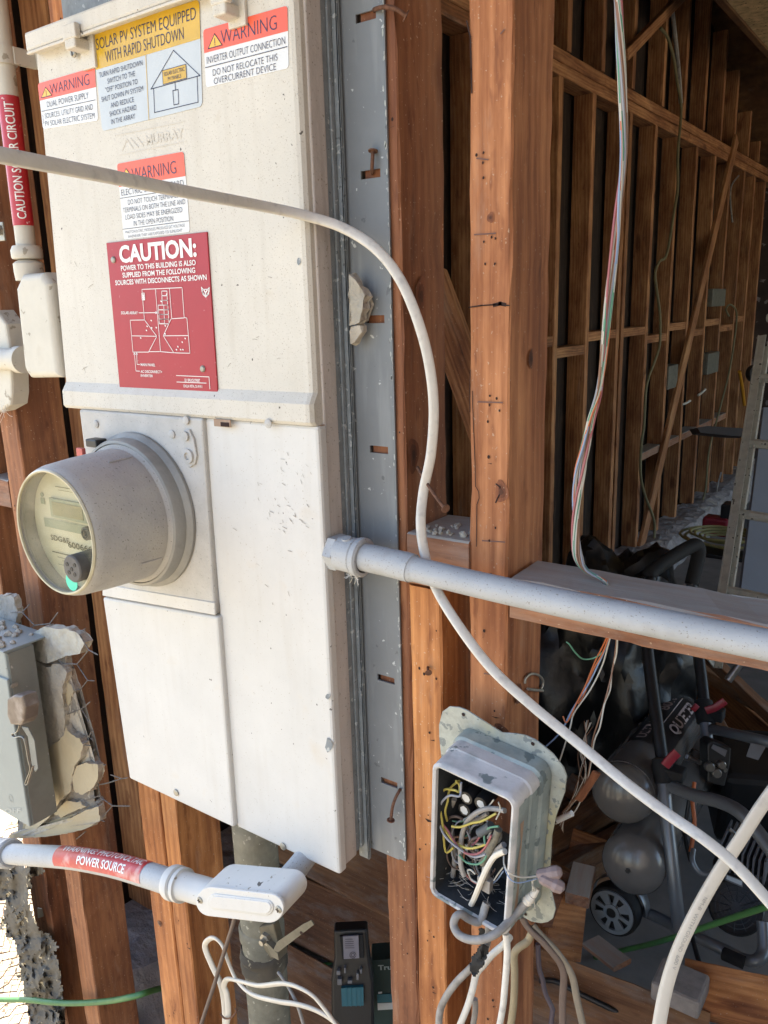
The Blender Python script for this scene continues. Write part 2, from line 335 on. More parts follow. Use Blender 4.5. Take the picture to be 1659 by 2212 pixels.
M['grey'] = surf('grey_case', '#66666a', .5, var=.1, bump=.1)
M['chrome'] = surf('scuffed_chrome', '#8a8682', .3, metal=.8, var=.2, scale=60, bump=.2)
M['meterbody'] = surf('dust_coated_meter_cover', '#a09d98', .8, var=.07, scale=24, bump=.3, bscale=300, grime=('#a8a399', 12, .5), spot=('#75716b', 420, .70))
M['meterring'] = surf('meter_ring_steel', '#8e8c86', .6, metal=.2, var=.08, scale=30, bump=.25, bscale=200, grime=('#6e6b66', 20, .6))
M['faceplate'] = surf('meter_faceplate', '#c9c7ba', .5, var=.06, scale=14, bump=.03, grime=('#b0ac92', 9, .55))
M['facegrey'] = surf('meter_band', '#8d9688', .5, var=.05, bump=0)
M['lcd'] = surf('meter_display', '#7d7c62', .3, var=.05, bump=0)
M['mint'] = surf('mint_sticker', '#3fc3a4', .45, var=.03, bump=0)
M['wirenut'] = surf('purple_grey_rubber', '#877673', .7, var=.12, scale=60, bump=.3)
M['gold'] = surf('yellowed_rim', '#b3ab90', .35, var=.15, scale=40, bump=.1)
def glassy():
    m, t, p, new, lk = nodes('dusty_clear_cover')
    tr = new('ShaderNodeBsdfTransparent'); mx = new('ShaderNodeMixShader'); co = coords(new, lk)
    n = new('ShaderNodeTexNoise'); n.inputs['Scale'].default_value = 18; n.inputs['Detail'].default_value = 5; lk(co, n.inputs['Vector'])
    r = ramp(new, [(.35, (.06, .06, .06, 1)), (.8, (.24, .24, .24, 1))]); lk(n.outputs['Fac'], r.inputs[0]); lk(r.outputs[0], mx.inputs[0])
    p.inputs['Base Color'].default_value = srgb('#bdb7a2'); p.inputs['Roughness'].default_value = .08
    tr.inputs[0].default_value = (.95, .94, .88, 1)
    lk(tr.outputs[0], mx.inputs[1]); lk(p.outputs[0], mx.inputs[2]); lk(mx.outputs[0], t.nodes['Material Output'].inputs[0])
    return m
M['glass'] = glassy()

# ------------------------------------------------------------------ text & strokes
_tc = {}
def text_geo(s, bold=0.0):
    if (s, bold) in _tc: return _tc[(s, bold)]
    cu = bpy.data.curves.new('t', 'FONT'); cu.body = s; cu.resolution_u = 3; cu.offset = bold
    o = bpy.data.objects.new('t', cu); link(o); bpy.context.view_layer.update()
    me = bpy.data.meshes.new_from_object(o.evaluated_get(bpy.context.evaluated_depsgraph_get()))
    vs = [(v.co.x, v.co.y) for v in me.vertices]; fs = [tuple(p.vertices) for p in me.polygons]
    bpy.data.objects.remove(o); bpy.data.curves.remove(cu); bpy.data.meshes.remove(me)
    x0 = min(v[0] for v in vs); x1 = max(v[0] for v in vs); y0 = 0; y1 = .729
    vs = [((x-x0)/(x1-x0), (y-y0)/(y1-y0)) for x, y in vs]
    _tc[(s, bold)] = (vs, fs); return vs, fs
def text_fine(s, bold=0.0, nx=40, ny=10):
    vs, fs = text_geo(s, bold); bm = bmesh.new(); bv = [bm.verts.new((x, y, 0)) for x, y in vs]
    for f in fs:
        try: bm.faces.new([bv[i] for i in f])
        except ValueError: pass
    for n, ax_ in ((nx, 0), (ny, 1)):
        for i in range(1, n):
            co = [0, 0, 0]; co[ax_] = i/n; no = [0, 0, 0]; no[ax_] = 1
            bmesh.ops.bisect_plane(bm, geom=bm.verts[:]+bm.edges[:]+bm.faces[:], plane_co=co, plane_no=no, dist=1e-5)
    bm.verts.index_update(); out = ([(v.co.x, v.co.y) for v in bm.verts], [tuple(v.index for v in f.verts) for f in bm.faces]); bm.free(); return out
def quadmap(tl, tr, br, bl, off=Vector((0, 0, 0))):
    def m(s, t):                           # s right 0..1, t down 0..1
        return (tl*(1-s)+tr*s)*(1-t)+(bl*(1-s)+br*s)*t+off
    return m
def put_text(g, s, fmap, s0, t0, s1, t1, bold=0.0, mi=0, fine=False):
    """text in label space: baseline at t1, cap top at t0"""
    vs, fs = text_fine(s, bold) if fine else text_geo(s, bold); g.add([fmap(s0+(s1-s0)*x, t1+(t0-t1)*y) for x, y in vs], fs, mi)
def stroke(g, pts, wd, n, mi=0, closed=False):
    P = [Vector(p) for p in pts]; P = P+[P[0]] if closed else P
    for a, b in zip(P, P[1:]):
        d = (b-a).normalized(); s_ = d.cross(Vector(n)).normalized()*wd/2; e = d*wd*.5
        g.add([a-e-s_, b+e-s_, b+e+s_, a-e+s_], [(0, 1, 2, 3)], mi)
def rquad(fmap, r=.04, asp=1.0, s0=0, s1=1, t0=0, t1=1, n=4, corners=(1, 1, 1, 1)):
    pts = []
    for ci, (cx, cy, a0) in enumerate(((s0, t0, 180), (s1, t0, 270), (s1, t1, 0), (s0, t1, 90))):
        if not corners[ci]: pts.append(fmap(cx, cy)); continue
        ox = r if cx == s0 else -r; oy = r*asp if cy == t0 else -r*asp
        for k in range(n+1):
            a = R_(a0+90*k/n); pts.append(fmap(cx+ox+r*math.cos(a), cy+oy+r*asp*math.sin(a)))
    return pts

# ------------------------------------------------------------------ lumber
def lumber(name, p0, p1, wx, wy, mat, parent=None, xdir=(1, 0, 0), jit=.0012, label=None, cat=None, group=None, holes=0, off=(0, 0), twist=0, kind=None):
    """board from p0 to p1 (centre line), wx wide along xdir, wy thick; grain runs along local z"""
    p0 = Vector(p0); p1 = Vector(p1); z = (p1-p0).normalized(); L = (p1-p0).length
    x = Vector(xdir); x = (x-z*x.dot(z)).normalized(); y = z.cross(x)
    Mx = Matrix(((x.x, y.x, z.x, (p0.x+p1.x)/2), (x.y, y.y, z.y, (p0.y+p1.y)/2), (x.z, y.z, z.z, (p0.z+p1.z)/2), (0, 0, 0, 1)))
    n = max(2, int(L/.035)); c = .0022; g = G(); vs = []; fs = []
    prof = [(-wx/2+c, -wy/2), (wx/2-c, -wy/2), (wx/2, -wy/2+c), (wx/2, wy/2-c), (wx/2-c, wy/2), (-wx/2+c, wy/2), (-wx/2, wy/2-c), (-wx/2, -wy/2+c)]
    ph = random.uniform(0, 6)
    for i in range(n+1):
        zz = -L/2+L*i/n; bow = math.sin(zz*2.1+ph)*jit*.8
        for k, (a, b) in enumerate(prof):
            j = jit*random.uniform(-.5, .5)
            if random.random() < .03: j += -math.copysign(jit*2.2, a)
            vs.append((a+j+bow, b+(jit*.35*random.uniform(-1, 1)), zz))
    for i in range(n):
        for k in range(8):
            k2 = (k+1) % 8; fs.append((i*8+k, i*8+k2, (i+1)*8+k2, (i+1)*8+k))
    fs.append(tuple(range(8))[::-1]); fs.append(tuple(n*8+k for k in range(8)))
    g.add(vs, fs)
    mats = [mat]
    if holes:                                # nail holes on the -y (street) face, rust-dark, sunk rims
        mats.append(M['hole'])
        for _ in range(holes):
            hx = random.uniform(-.35, .35)*wx; hz = random.uniform(-.48, .48)*L; r = random.uniform(.0008, .0017)
            g.add([(hx+r*math.cos(a*.785), -wy/2-.0007, hz+r*1.3*math.sin(a*.785)) for a in range(8)], [tuple(range(8))], 1)
            if random.random() < .4:
                g.add([(hx+random.uniform(-.008, .008), -wy/2-.0007, hz-.006-.004*random.random()) for _ in range(3)], [(0, 1, 2)], 1)
    o = g.obj(name, mats, parent, M=Mx, label=label, cat=cat, group=group, kind=kind)
    return o
M['hole'] = flat('dark_nail_hole', '#2b1812', .9)

# ================================================================== SETTING
g = G(); g.box(-40, 40, -40, 60, -.32, -.03); g.obj('ground', M['ground'], kind='structure')
g = G(); g.box(-1.46, 3.9, .80, 8.0, -.2, 0.0); g.obj('floor', M['floor'], kind='structure')
# kerb under the side wall (rough concrete stem)
g = G(); bm = bmesh.new()
bmesh.ops.create_grid(bm, x_segments=4, y_segments=120, size=.5)
for v in bm.verts:
    y = .86+(v.co.y+.5)*7.1; k = (v.co.x+.5)
    x = -1.58+k*.27+random.uniform(-.012, .012); z = .16-.0*k+random.uniform(-.008, .008)
    if k > .7: z = .16-.14*(k-.7)/.3+random.uniform(-.02, .02)
    v.co = Vector((x, y, z))
r = bmesh.ops.extrude_face_region(bm, geom=bm.faces[:])
for e in r['geom']:
    if isinstance(e, bmesh.types.BMVert): e.co.z = -.1
bmesh.ops.recalc_face_normals(bm, faces=bm.faces[:])
single('concrete_curb', g.bm(bm), M['curb'], 'rough whitish concrete footing running along the foot of the far stud wall', 'footing')

# ================================================================== GARAGE SIDE WALL (x = -1.5, faces +x)
XW = -1.5
side = thing('side_wall', 'long open stud wall of brown framing receding to the right, with dark backing, blocking and a let-in brace', 'stud wall', (-1.55, 4.4, 0))
def roofz(y): return 4.16-abs(y-4.1)*.43
# pitch of the studs: measured from the bright edges
ys = [1.05, 1.46, 1.87, 2.28, 2.69, 3.10, 3.42, 3.79, 4.21, 4.68, 5.09, 5.49, 5.92, 6.34, 6.77, 7.12, 7.5]
for i, y in enumerate(ys):
    lumber('stud', (XW-.045, y+.02, .16), (XW-.045, y+.02, 2.50), .09, .042, M['inner'], side)
    y2 = y+random.uniform(-.03, .03)+.1
    if y2 > 2: lumber('upper_stud', (XW-.045, y2, 2.61), (XW-.045, y2, roofz(y2)-.06), .09, .042, M['inner'], side)
lumber('stud', (XW-.045, 4.30, .16), (XW-.045, 4.30, 2.50), .09, .042, M['inner'], side)
for z in (2.525, 2.575): lumber('top_plate', (XW-.045+.004*(z > 2.55), .86, z), (XW-.045+.004*(z > 2.55), 7.6, z), .048, .095, M['inner'], side, xdir=(0, 0, 1))
allys = sorted(ys+[4.28])
for i, (a, b) in enumerate(zip(allys, allys[1:])):
    z = 1.40+(.035 if i % 2 else -.02)
    if b-a > .15 and b < 7.3: lumber('blocking', (XW-.047, a+.042, z), (XW-.047, b, z), .045, .085, M['inner'], side, xdir=(0, 0, 1))
    if 4.6 < a < 6.4: lumber('blocking', (XW-.047, a+.042, .70), (XW-.047, b, .70), .045, .085, M['dusty'], side, xdir=(0, 0, 1))
p0 = B(1383, 1185, 'x', XW+.012); p1 = B(1590, 300, 'x', XW+.012)
lumber('brace', p0, p1, .09, .022, M['inner'], side, xdir=(0, 1, 0))
p0 = B(1350, 120, 'x', XW+.03); p1 = B(1490, -25, 'x', XW+.05)
lumber('brace', p0, p1, .05, .03, M['inner'], side, xdir=(0, 1, 0))
g = G(); prof = [(.845, -.03), (7.95, -.03), (7.95, roofz(7.95)), (4.1, roofz(4.1)), (.845, roofz(.845))]
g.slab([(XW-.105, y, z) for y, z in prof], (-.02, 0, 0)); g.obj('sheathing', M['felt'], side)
# end wall, right wall
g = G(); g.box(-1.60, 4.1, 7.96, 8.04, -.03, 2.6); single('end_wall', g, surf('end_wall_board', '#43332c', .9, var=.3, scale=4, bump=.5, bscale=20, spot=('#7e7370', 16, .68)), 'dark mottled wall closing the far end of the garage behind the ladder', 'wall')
g = G(); g.box(.62, 4.0, .76, .80, -.03, 2.6); single('front_shade_wall', g, M['stuccoface'], 'unseen stucco front wall added right of the open bay to limit the light inside', 'wall')  # unseen stretch of wall, added to control light in the garage
# roof
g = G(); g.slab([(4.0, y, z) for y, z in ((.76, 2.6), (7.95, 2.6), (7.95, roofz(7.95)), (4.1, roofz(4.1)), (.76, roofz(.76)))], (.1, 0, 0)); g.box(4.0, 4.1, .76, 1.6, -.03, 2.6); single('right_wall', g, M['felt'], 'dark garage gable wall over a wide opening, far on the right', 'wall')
g = G(); g.box(1.1, 1.25, -4.5, .745, -.03, 3.2); single('shade_wall', g, surf('shade_wall_stucco', '#877d72', .9, bump=.5, bscale=40), 'unseen stucco wall added right of the open bay to shade the posts from the side', 'wall')  # added out of view, blocks light coming from the right onto the post sides
roof = thing('garage_roof', 'brown boarded gable roof underside over the open garage framing', 'roof', (1.2, 4.1, 4.2))
for s_, (ya, yb) in (('front', (.02, 4.1)), ('back', (4.1, 8.2))):
    g = G(); g.slab([(-1.95, ya, roofz(ya)), (4.3, ya, roofz(ya)), (4.3, yb, roofz(yb)), (-1.95, yb, roofz(yb))], (0, 0, .03)); g.obj('roof_deck', M['plydark'], roof)
for x in [-1.1+.6*i for i in range(9)]:
    for ya, yb in ((.10, 4.1), (4.1, 8.1)):
        if yb == 8.1 and x > -.6: pass
        lumber('rafter', (x, ya, roofz(ya)-.05), (x, yb, roofz(yb)-.05), .04, .09, M['inner'], roof)
# raised ceiling deck at the right: light strand board on a beam
deck = thing('loft_deck', 'light speckled board deck on a brown beam at the upper right corner', 'ceiling deck', (1.0, 5, 2.9))
e0 = B(1569, 0, 'z', 2.95-0); e1 = B(1659, 107, 'z', 2.95)
g = G(); g.box(e0.x, 2.4, 2.2, 7.4, 2.95, 2.97); g.obj('board', M['ply'], deck)
lumber('beam', (e0.x-.02, 2.2, 2.965), (e0.x-.02, 7.9, 2.965), .035, .05, M['plydark'], deck, xdir=(1, 0, 0))

# ================================================================== FRONT WALL FRAMING
D = .75; YC = D+.045
fw = thing('front_wall_frame', 'open front wall of orange brown posts, nailed together studs and a grey topped sill board', 'stud wall', (-.7, YC, 0))
def post(x0, x1, z0, z1, m='stud', holes=0, name='stud', y0=D, y1=D+.09, **k):
    return lumber(name, ((x0+x1)/2, (y0+y1)/2, z0), ((x0+x1)/2, (y0+y1)/2, z1), x1-x0, y1-y0, M[m], fw, holes=holes, **k)
post(-.4219, -.3754, .05, 2.45, 'stud', holes=34, jit=.002)
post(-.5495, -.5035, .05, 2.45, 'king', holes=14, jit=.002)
post(-.5025, -.4590, .30, 1.285, 'stud2', holes=18, y0=D-.002, y1=D+.087)
g_ = lumber('block', (-.5035, D+.045, 1.318), (-.4225, D+.045, 1.318), .062, .095, M['dusty'], fw, xdir=(0, 0, -1))
# sill
zs = 1.319; lumber('sill', (-.3705, D+.030, zs-.024), (.60, D+.030, zs-.024), .046, .072, M['dusty'], fw, xdir=(0, 0, -1), jit=.0016)
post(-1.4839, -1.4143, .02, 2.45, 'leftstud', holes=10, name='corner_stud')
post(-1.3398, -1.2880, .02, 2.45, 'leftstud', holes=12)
post(-1.0710, -1.0160, .02, 2.45, 'stud2', holes=16)
post(-1.0150, -.9750, .02, 2.45, 'stud2', holes=18, y0=D+.002, y1=D+.092)
post(.55, .596, .02, 2.45, 'stud')
for a, b in ((-1.4135, -1.3405), (-1.2872, -1.0718)):
    lumber('block', (a, D+.047, 1.302), (b, D+.047, 1.302), .05, .095, M['dusty'], fw, xdir=(0, 0, -1))
lumber('bottom_plate', (-1.485, D+.047, -.005), (.60, D+.047, -.005), .046, .09, M['dusty'], fw, xdir=(0, 0, -1))
lumber('top_plate', (-1.485, D+.047, 2.474), (.60, D+.047, 2.474), .046, .09, M['inner'], fw, xdir=(0, 0, -1))
# diagonal let-in brace and block seen through the gap left of the centre post
p0 = T(930, 600, 2.0); p1 = T(1060, 960, 1.9)
lumber('gap_brace', p0, p1, .085, .03, M['inner'], fw)
# zinc lag head nails in posts
# ================================================================== SALVAGED THINGS IN THE GAP
# ================================================================== ELECTRICAL PANEL
PX, PZ = -.80, 1.4
panel = thing('electrical_panel', 'big cream and white electrical service panel covered in red and yellow solar warning stickers', 'electrical panel', (PX, .72, .905))
YP = .684
def PY(u, v, y=YP): return B(u, v, 'y', y)
# upper door, profile with rain lip at the bottom
def xl(z): return -1.017-(1.876-z)*.055
ztop = PY(52, 80, .672).z-.012
g = G()
sec = [(.684, ztop), (.684, 1.512), (.6765, 1.500), (.6765, 1.480), (.680, 1.476), (.700, 1.476), (.700, ztop)]
xr0, xr1 = -.5865, -.5895
L = [Vector((xl(z), y, z)) for y, z in sec]; Rr = [Vector(((-.5790 if y < .69 else -.5770)-.006*0, y, z)) for y, z in sec]
# rounded right edge: add an intermediate ring
Rm = [Vector((-.5860, y, z)) for y, z in sec]; Re = [Vector((-.5785, (y+.006 if y < .69 else y), z)) for y, z in sec]
R2 = [Vector((-.5815, (y+.0014 if y < .69 else y), z)) for y, z in sec]
rings = [[Vector((p.x, (p.y+.004 if p.y < .69 else p.y), p.z)) for p in L], [p+Vector((.004, 0, 0)) for p in L]]
nx = 10
for i in range(1, nx): rings.append([(L[k]+Vector((.004, 0, 0))).lerp(Rm[k], i/nx) for k in range(len(sec))])
rings += [Rm, R2, Re]; n = len(sec); vs = [p for r_ in rings for p in r_]; fs = []
for i in range(len(rings)-1):
    for k in range(n):
        k2 = (k+1) % n; fs.append((i*n+k, i*n+k2, (i+1)*n+k2, (i+1)*n+k))
fs.append(tuple(range(n))); fs.append(tuple((len(rings)-1)*n+k for k in range(n)))
g.add(vs, fs); door = g.obj('door', M['cream'], panel)
# little hem tab at the lower right and slot holes in the lip
g = G(); p = PY(480, 914, .676); g.box(p.x-.014, p.x+.014, .6755, .6775, p.z-.0045, p.z+.0045, bev=.0005); g.obj('slot', M['peel'], panel)
g = G(); p = PY(483, 916, .675); g.box(p.x-.005, p.x+.009, .6748, .6752, p.z-.003, p.z+.002); g.obj('slot_hole', M['hole'], panel)
# embossed maker's badge on the door: flat strokes, relief shade put into their colour
g = G(); fm = quadmap(PY(253, 292, .6835), PY(397, 262, .6835), PY(402, 305, .6835), PY(258, 335, .6835))
put_text(g, 'MURRAY', fm, .42, .3, .98, .78, .03)
stroke(g, [fm(.05, .8), fm(.14, .3), fm(.22, .8)], .0013, (0, 1, 0)); stroke(g, [fm(.2, .3), fm(.3, .8)], .0013, (0, 1, 0)); stroke(g, [fm(.3, .3), fm(.38, .8)], .0013, (0, 1, 0))
stroke(g, [fm(0, 0), fm(1, 0)], .0012, (0, 1, 0)); stroke(g, [fm(0, 1), fm(1, 1)], .0009, (0, 1, 0))
g.obj('shaded_badge', flat('badge_shadow_paint', '#bfb9ad', .6), door)
# lid above the door
g = G(); a = PY(52, 78, .668); b = PY(57, 112, .668)
g.box(a.x, -.572, .668, .74, b.z, a.z+.004, bev=.003); g.obj('rain_hood', M['cream'], panel)
g = G(); g.box(a.x+.003, a.x+.35, .6665, .672, b.z-.004, b.z-.0005, bev=.001); g.obj('hood_lip', M['cream'], panel)
# flap on the wall above the hood
g = G(); g.box(-.93, -.60, .742, .7475, a.z, a.z+.18, bev=.001); g.obj('mounting_ear', M['galv'], panel)
# padlock hasps
for (u0, v0, u1, v1, su, sv) in ((141, 66, 182, 138, 160, 114), (460, -12, 507, 44, 477, 15)):
    g = G(); p = PY(u0, v0, .664); q = PY(u1, v1, .664); zt, zb = max(p.z, q.z), min(p.z, q.z)
    zt += .004
    g.box(p.x, q.x-.004, .659, .667, zt-.016, zt, bev=.0015); g.box(p.x+.003, q.x, .6795, .6838, zb, zt-.006, bev=.001)
    g.box(p.x+.001, q.x-.008, .660, .684, zt-.026, zt-.014, bev=.002)
    h = g.obj('hasp', M['cream'], panel)
    g = G(); c = PY(su, sv, .679); g.lathe((c.x, .6795, c.z), (0, -1, 0), [(.0055, 0), (.0055, .002), (.004, .0035), (0, .0035)], 16)
    g.obj('screw', M['zinc'], h)
    g = G(); g.box(c.x-.0008, c.x+.0008, .6755, .6765, c.z-.004, c.z+.004); g.obj('screw_slot', M['hole'], h)
# meter section, lower left and right covers
g = G(); P4 = [PY(u, v, .677) for u, v in ((172, 900), (438, 926), (464, 1329), (221, 1287))]
P4[0].z = P4[1].z = 1.4755; g.slab(P4, (0, .02, 0), bev=.003); ms = g.obj('meter_cover_plate', M['dustgrey'], panel)
g = G(); bt = [PY(u, v, .6755) for u, v in ((221, 1262), (463, 1302), (464, 1329), (221, 1287))]
g.slab([bt[0], bt[1], bt[2], bt[3]], (0, .003, 0), bev=.001); g.obj('folded_hem', M['white'], panel)
g = G(); P4 = [PY(u, v, .676) for u, v in ((221, 1290), (470, 1333), (503, 1771), (278, 1672))]
P4[2].z = P4[3].z = .9045; g.slab(P4, (0, .02, 0), bev=.0035); g.obj('lower_left_cover', M['white'], panel)
g = G(); P4 = [PY(u, v, YP) for u, v in ((441, 930), (684, 956), (735, 1892), (511, 1786))]
P4[0].z = P4[1].z = 1.4757; P4[1].x = P4[2].x = -.5755; P4[2].z = P4[3].z = .9005
g.slab(P4, (0, .013, 0), bev=.004); g.obj('right_cover', M['white'], panel)
# box body: painted shell, bare steel shell, rail, flange
g = G(); g.box(-1.005, -.5762, .6965, .7215, .907, ztop-.004, bev=.002); g.obj('box_shell', M['sidepaint'], panel)
g = G(); g.box(-.99, -.5768, .690, .6975, .915, 1.476); g.obj('seam', M['peel'], panel)
g = G(); g.box(-1.0, -.5772, .7213, .7292, .911, 2.02, bev=.001); g.box(-1.0, -.5752, .7298, .7362, .913, 2.02, bev=.001)
g.obj('bare_steel_shell', M['galvrough'], panel)
g = G(); g.box(-1.0, -.5795, .7362, .748, .915, 2.02); g.obj('shell_back', M['galv'], panel)
g = G(); g.box(-.585, -.5685, .7372, .7392, .893, 2.02, bev=.0006); g.box(-.5705, -.5685, .7372, .7415, .893, 2.02); g.obj('rail', M['galvrough'], panel)
sl_ = [(28, 16, 12), (372, 794, 831), (689, 806, 838), (974, 816, 850), (1474, 832, 861), (1697, 835, 860)]
g = G(); xa, xb, xe = -.5685, -.551, -.5155; s1x = -.5255
zs_ = []
for v, u0, u1 in sl_:
    p = Y(u1 if u1 > 100 else 820, v, .7465); zs_.append(p.z)
zs_.sort(); zlo = .905; zhi = 2.05
yo, yi = .7455, .7480
g.box(-.60, xb, yo, yi, zlo, zhi); g.box(s1x, xe, yo, yi, zlo+.002, zhi)
zc = zlo
for z in zs_:
    g.box(xb, s1x, yo, yi, zc, z-.0042); zc = z+.0042
g.box(xb, s1x, yo, yi, zc, zhi)
g.obj('slotted_flange', M['galv'], panel)
# screws & small blemishes on covers
for u, v, y in ((372, 938, .6765), (208, 916, .6765), (612, 1828, .6835), (381, 1712, .6755), (402, 908, .675), (580, 915, .675)):
    g = G(); c = PY(u, v, y); g.lathe((c.x, y, c.z), (0, -1, 0), [(.0052, 0), (.0052, .0012), (.0035, .0022), (0, .0022)], 18); g.obj('screw', M['dustgrey'] if v < 1000 else M['zinc'], panel)
g = G(); c = PY(404, 962, .677)
pl = [(397, 930), (408, 928), (418, 950), (424, 985), (420, 1003), (408, 1010), (398, 1000), (396, 972)]
g.slab([PY(u, v, .6735) for u, v in pl], (0, .0035, 0), bev=.001)
c = PY(408, 985, .6735); g.lathe((c.x, .6735, c.z), (0, -1, 0), [(.009, 0), (.009, .003), (.005, .0035), (.004, .001), (0, .001)], 20)
c = PY(402, 942, .6735); g.lathe((c.x, .6735, c.z), (0, -1, 0), [(.006, 0), (.006, .003), (.0, .0035)], 16)
g.obj('sealing_tab', M['dustgrey'], panel)
# chipped paint flakes
g = G()
for u, v, a, b in ((645, 565, 5, 9), (708, 1505, 5, 7), (710, 1610, 8, 18)):
    x_ = -.5752; c = PY(u, v, .6832)
    pts = [PY(u+a*math.cos(k*.7)*random.uniform(.7, 1.1), v+b*math.sin(k*.7)*random.uniform(.7, 1.1), .6832) for k in range(9)]
    g.add(pts, [tuple(range(9))])
g.obj('bare_steel_chip', M['galvrough'], panel)

g = G(); rs = random.Random(4)
for _ in range(46):
    u = rs.gauss(600, 45); v = rs.gauss(1100, 90)
    if not 470 < u < 685 or v < 975: continue
    a = rs.uniform(.2, 1.4); l = rs.uniform(3, 11); c0_ = PY(u, v, .6833); c1_ = PY(u+l*math.cos(a), v+l*math.sin(a), .6833); stroke(g, [c0_, (c0_+c1_)/2+Vector((rs.uniform(-1, 1)*.0008, 0, 0)), c1_], rs.uniform(.0003, .0007), (0, 1, 0))
for _ in range(30):
    u = rs.uniform(150, 600); v = rs.uniform(560, 800)
    if 215 < u < 480: continue
    a = rs.uniform(-1.2, 1.2); l = rs.uniform(3, 14); c0_ = PY(u, v, .6833); c1_ = PY(u+l*math.cos(a), v+l*math.sin(a), .6833); stroke(g, [c0_, (c0_+c1_)/2+Vector((0, 0, rs.uniform(-1, 1)*.001)), c1_], rs.uniform(.0003, .0006), (0, 1, 0))
g.obj('scuff_marks', flat('scuff', '#857d72', .8), panel, kind='stuff')
g = G()
for _ in range(110):
    z = rs.uniform(.91, 2.0); x = xe-abs(rs.gauss(0, .0016)); s = rs.uniform(.0006, .0026)
    g.add([Vector((min(x+s*.6*math.cos(k*1.05)*rs.uniform(.6, 1), xe), yo-.0004, z+s*1.8*math.sin(k*1.05)*rs.uniform(.6, 1))) for k in range(6)], [tuple(range(6))])
g.obj('paint_flecks', surf('flange_fleck', '#a7aba6', .7), panel, kind='stuff')
# ------------------------------------------------------------------ stickers
def F1(x, y): return (x/2.0160, y/2.0160)               # zoom -> frame coordinates
def F2(x, y): return (x/2.0160, (900+y/1.106)/1.8228)
def sticker(name, corners, y, base, head, hsplit, lines, label, rules=(), asp=1.0, r=.03, F=F1, inkm='ink', extra=None, bold=-.012, heads=()):
    tl, tr, br, bl = [B(*F(*c), 'y', y) for c in corners]
    fm = quadmap(tl, tr, br, bl); asp = (tr-tl).length/(bl-tl).length
    g = G(); g.slab(rquad(fm, r, asp), (0, .0004, 0)); o = g.obj(name, M[base], panel, label=label)
    if head:
        fh = quadmap(tl, tr, br, bl, Vector((0, -.0003, 0)))
        g = G(); g.slab(rquad(fh, r, asp, 0, 1, 0, hsplit, corners=(1, 1, 0, 0)), (0, .0002, 0)); g.obj('header_band', M[head], o)
    ft = quadmap(tl, tr, br, bl, Vector((0, -.0006, 0))); g = G()
    for (s0, t0, s1, t1, s) in lines: put_text(g, s, ft, s0, t0, s1, t1, bold)
    for (s0, t0, s1, t1, wd) in rules: stroke(g, [ft(s0, t0), ft(s1, t1)], wd, (0, 1, 0))
    if extra: extra(g, ft, o)
    g.obj('lettering', M[inkm], o); return o, ft
def tri(s, t, h, asp):
    def ex(g, ft, o):
        g2 = G(); w_ = h*1.12/asp
        off = Vector((0, -.0002, 0)); pts = [ft(s, t-h/2), ft(s+w_/2, t+h/2), ft(s-w_/2, t+h/2)]
        g2.add(pts, [(0, 1, 2)]); g2.obj('warning_triangle', M['yellowt'], o)
        stroke(g, [p+off for p in pts], .0008, (0, 1, 0), closed=True)
        stroke(g, [ft(s, t-h*.15)+off, ft(s, t+h*.2)+off], .0010, (0, 1, 0)); stroke(g, [ft(s, t+h*.32)+off, ft(s, t+h*.36)+off], .0010, (0, 1, 0))
    return ex
YS = .6834
sticker('warning_label', [(165, 365), (413, 292), (427, 525), (187, 563)], YS, 'stickerwhite', 'orange', .37,
        [(.21, .07, .90, .30, 'WARNING'), (.13, .42, .87, .55, 'DUAL POWER SUPPLY'), (.07, .66, .93, .78, 'SOURCES: UTILITY GRID AND'), (.06, .83, .95, .95, 'PV SOLAR ELECTRIC SYSTEM')],
        'small warning sticker with orange header reading dual power supply', [(.02, .61, .98, .605, .0006), (.03, .7, .03, .88, .0006)], extra=tri(.14, .22, .2, 1.15))
def house(g, ft, o):
    n = (0, 1, 0); wd = .0009
    fz = lambda x, y: B(*F1(x, y), 'y', YS-.0006)
    stroke(g, [fz(657, 388), fz(755, 219), fz(870, 329)], wd, n, closed=True)
    stroke(g, [fz(668, 386), fz(673, 490), fz(862, 445), fz(858, 334)], wd, n)
    stroke(g, [fz(752, 395), fz(775, 390), fz(778, 452), fz(757, 457)], wd, n, closed=True)
    stroke(g, [fz(762, 362), fz(764, 393)], wd, n)
    g2 = G(); q = [fz(707, 308), fz(809, 280), fz(813, 340), fz(711, 368)]; g2.add([p+Vector((0, -.0001, 0)) for p in q], [(0, 1, 2, 3)]); g2.obj('yellow_box', M['yellowv'], o)
    stroke(g, [p+Vector((0, -.0003, 0)) for p in q], .0006, n, closed=True)
    fb = quadmap(*[p+Vector((0, -.0004, 0)) for p in q]); put_text(g, 'SOLAR ELECTRIC', fb, .06, .14, .94, .44); put_text(g, 'PV PANELS', fb, .22, .56, .78, .86)
    g3 = G(); stroke(g3, [fz(634, 238), fz(648, 522)], .0009, n); g3.obj('yellow_rule', M['yellowv'], o)
tx = [('TURN RAPID SHUTDOWN', .03, .47), ('SWITCH TO THE', .11, .39), ('"OFF" POSITION TO', .08, .41), ('SHUT DOWN PV SYSTEM', .03, .46), ('AND REDUCE', .12, .36), ('SHOCK HAZARD', .1, .38), ('IN THE ARRAY', .11, .36)]
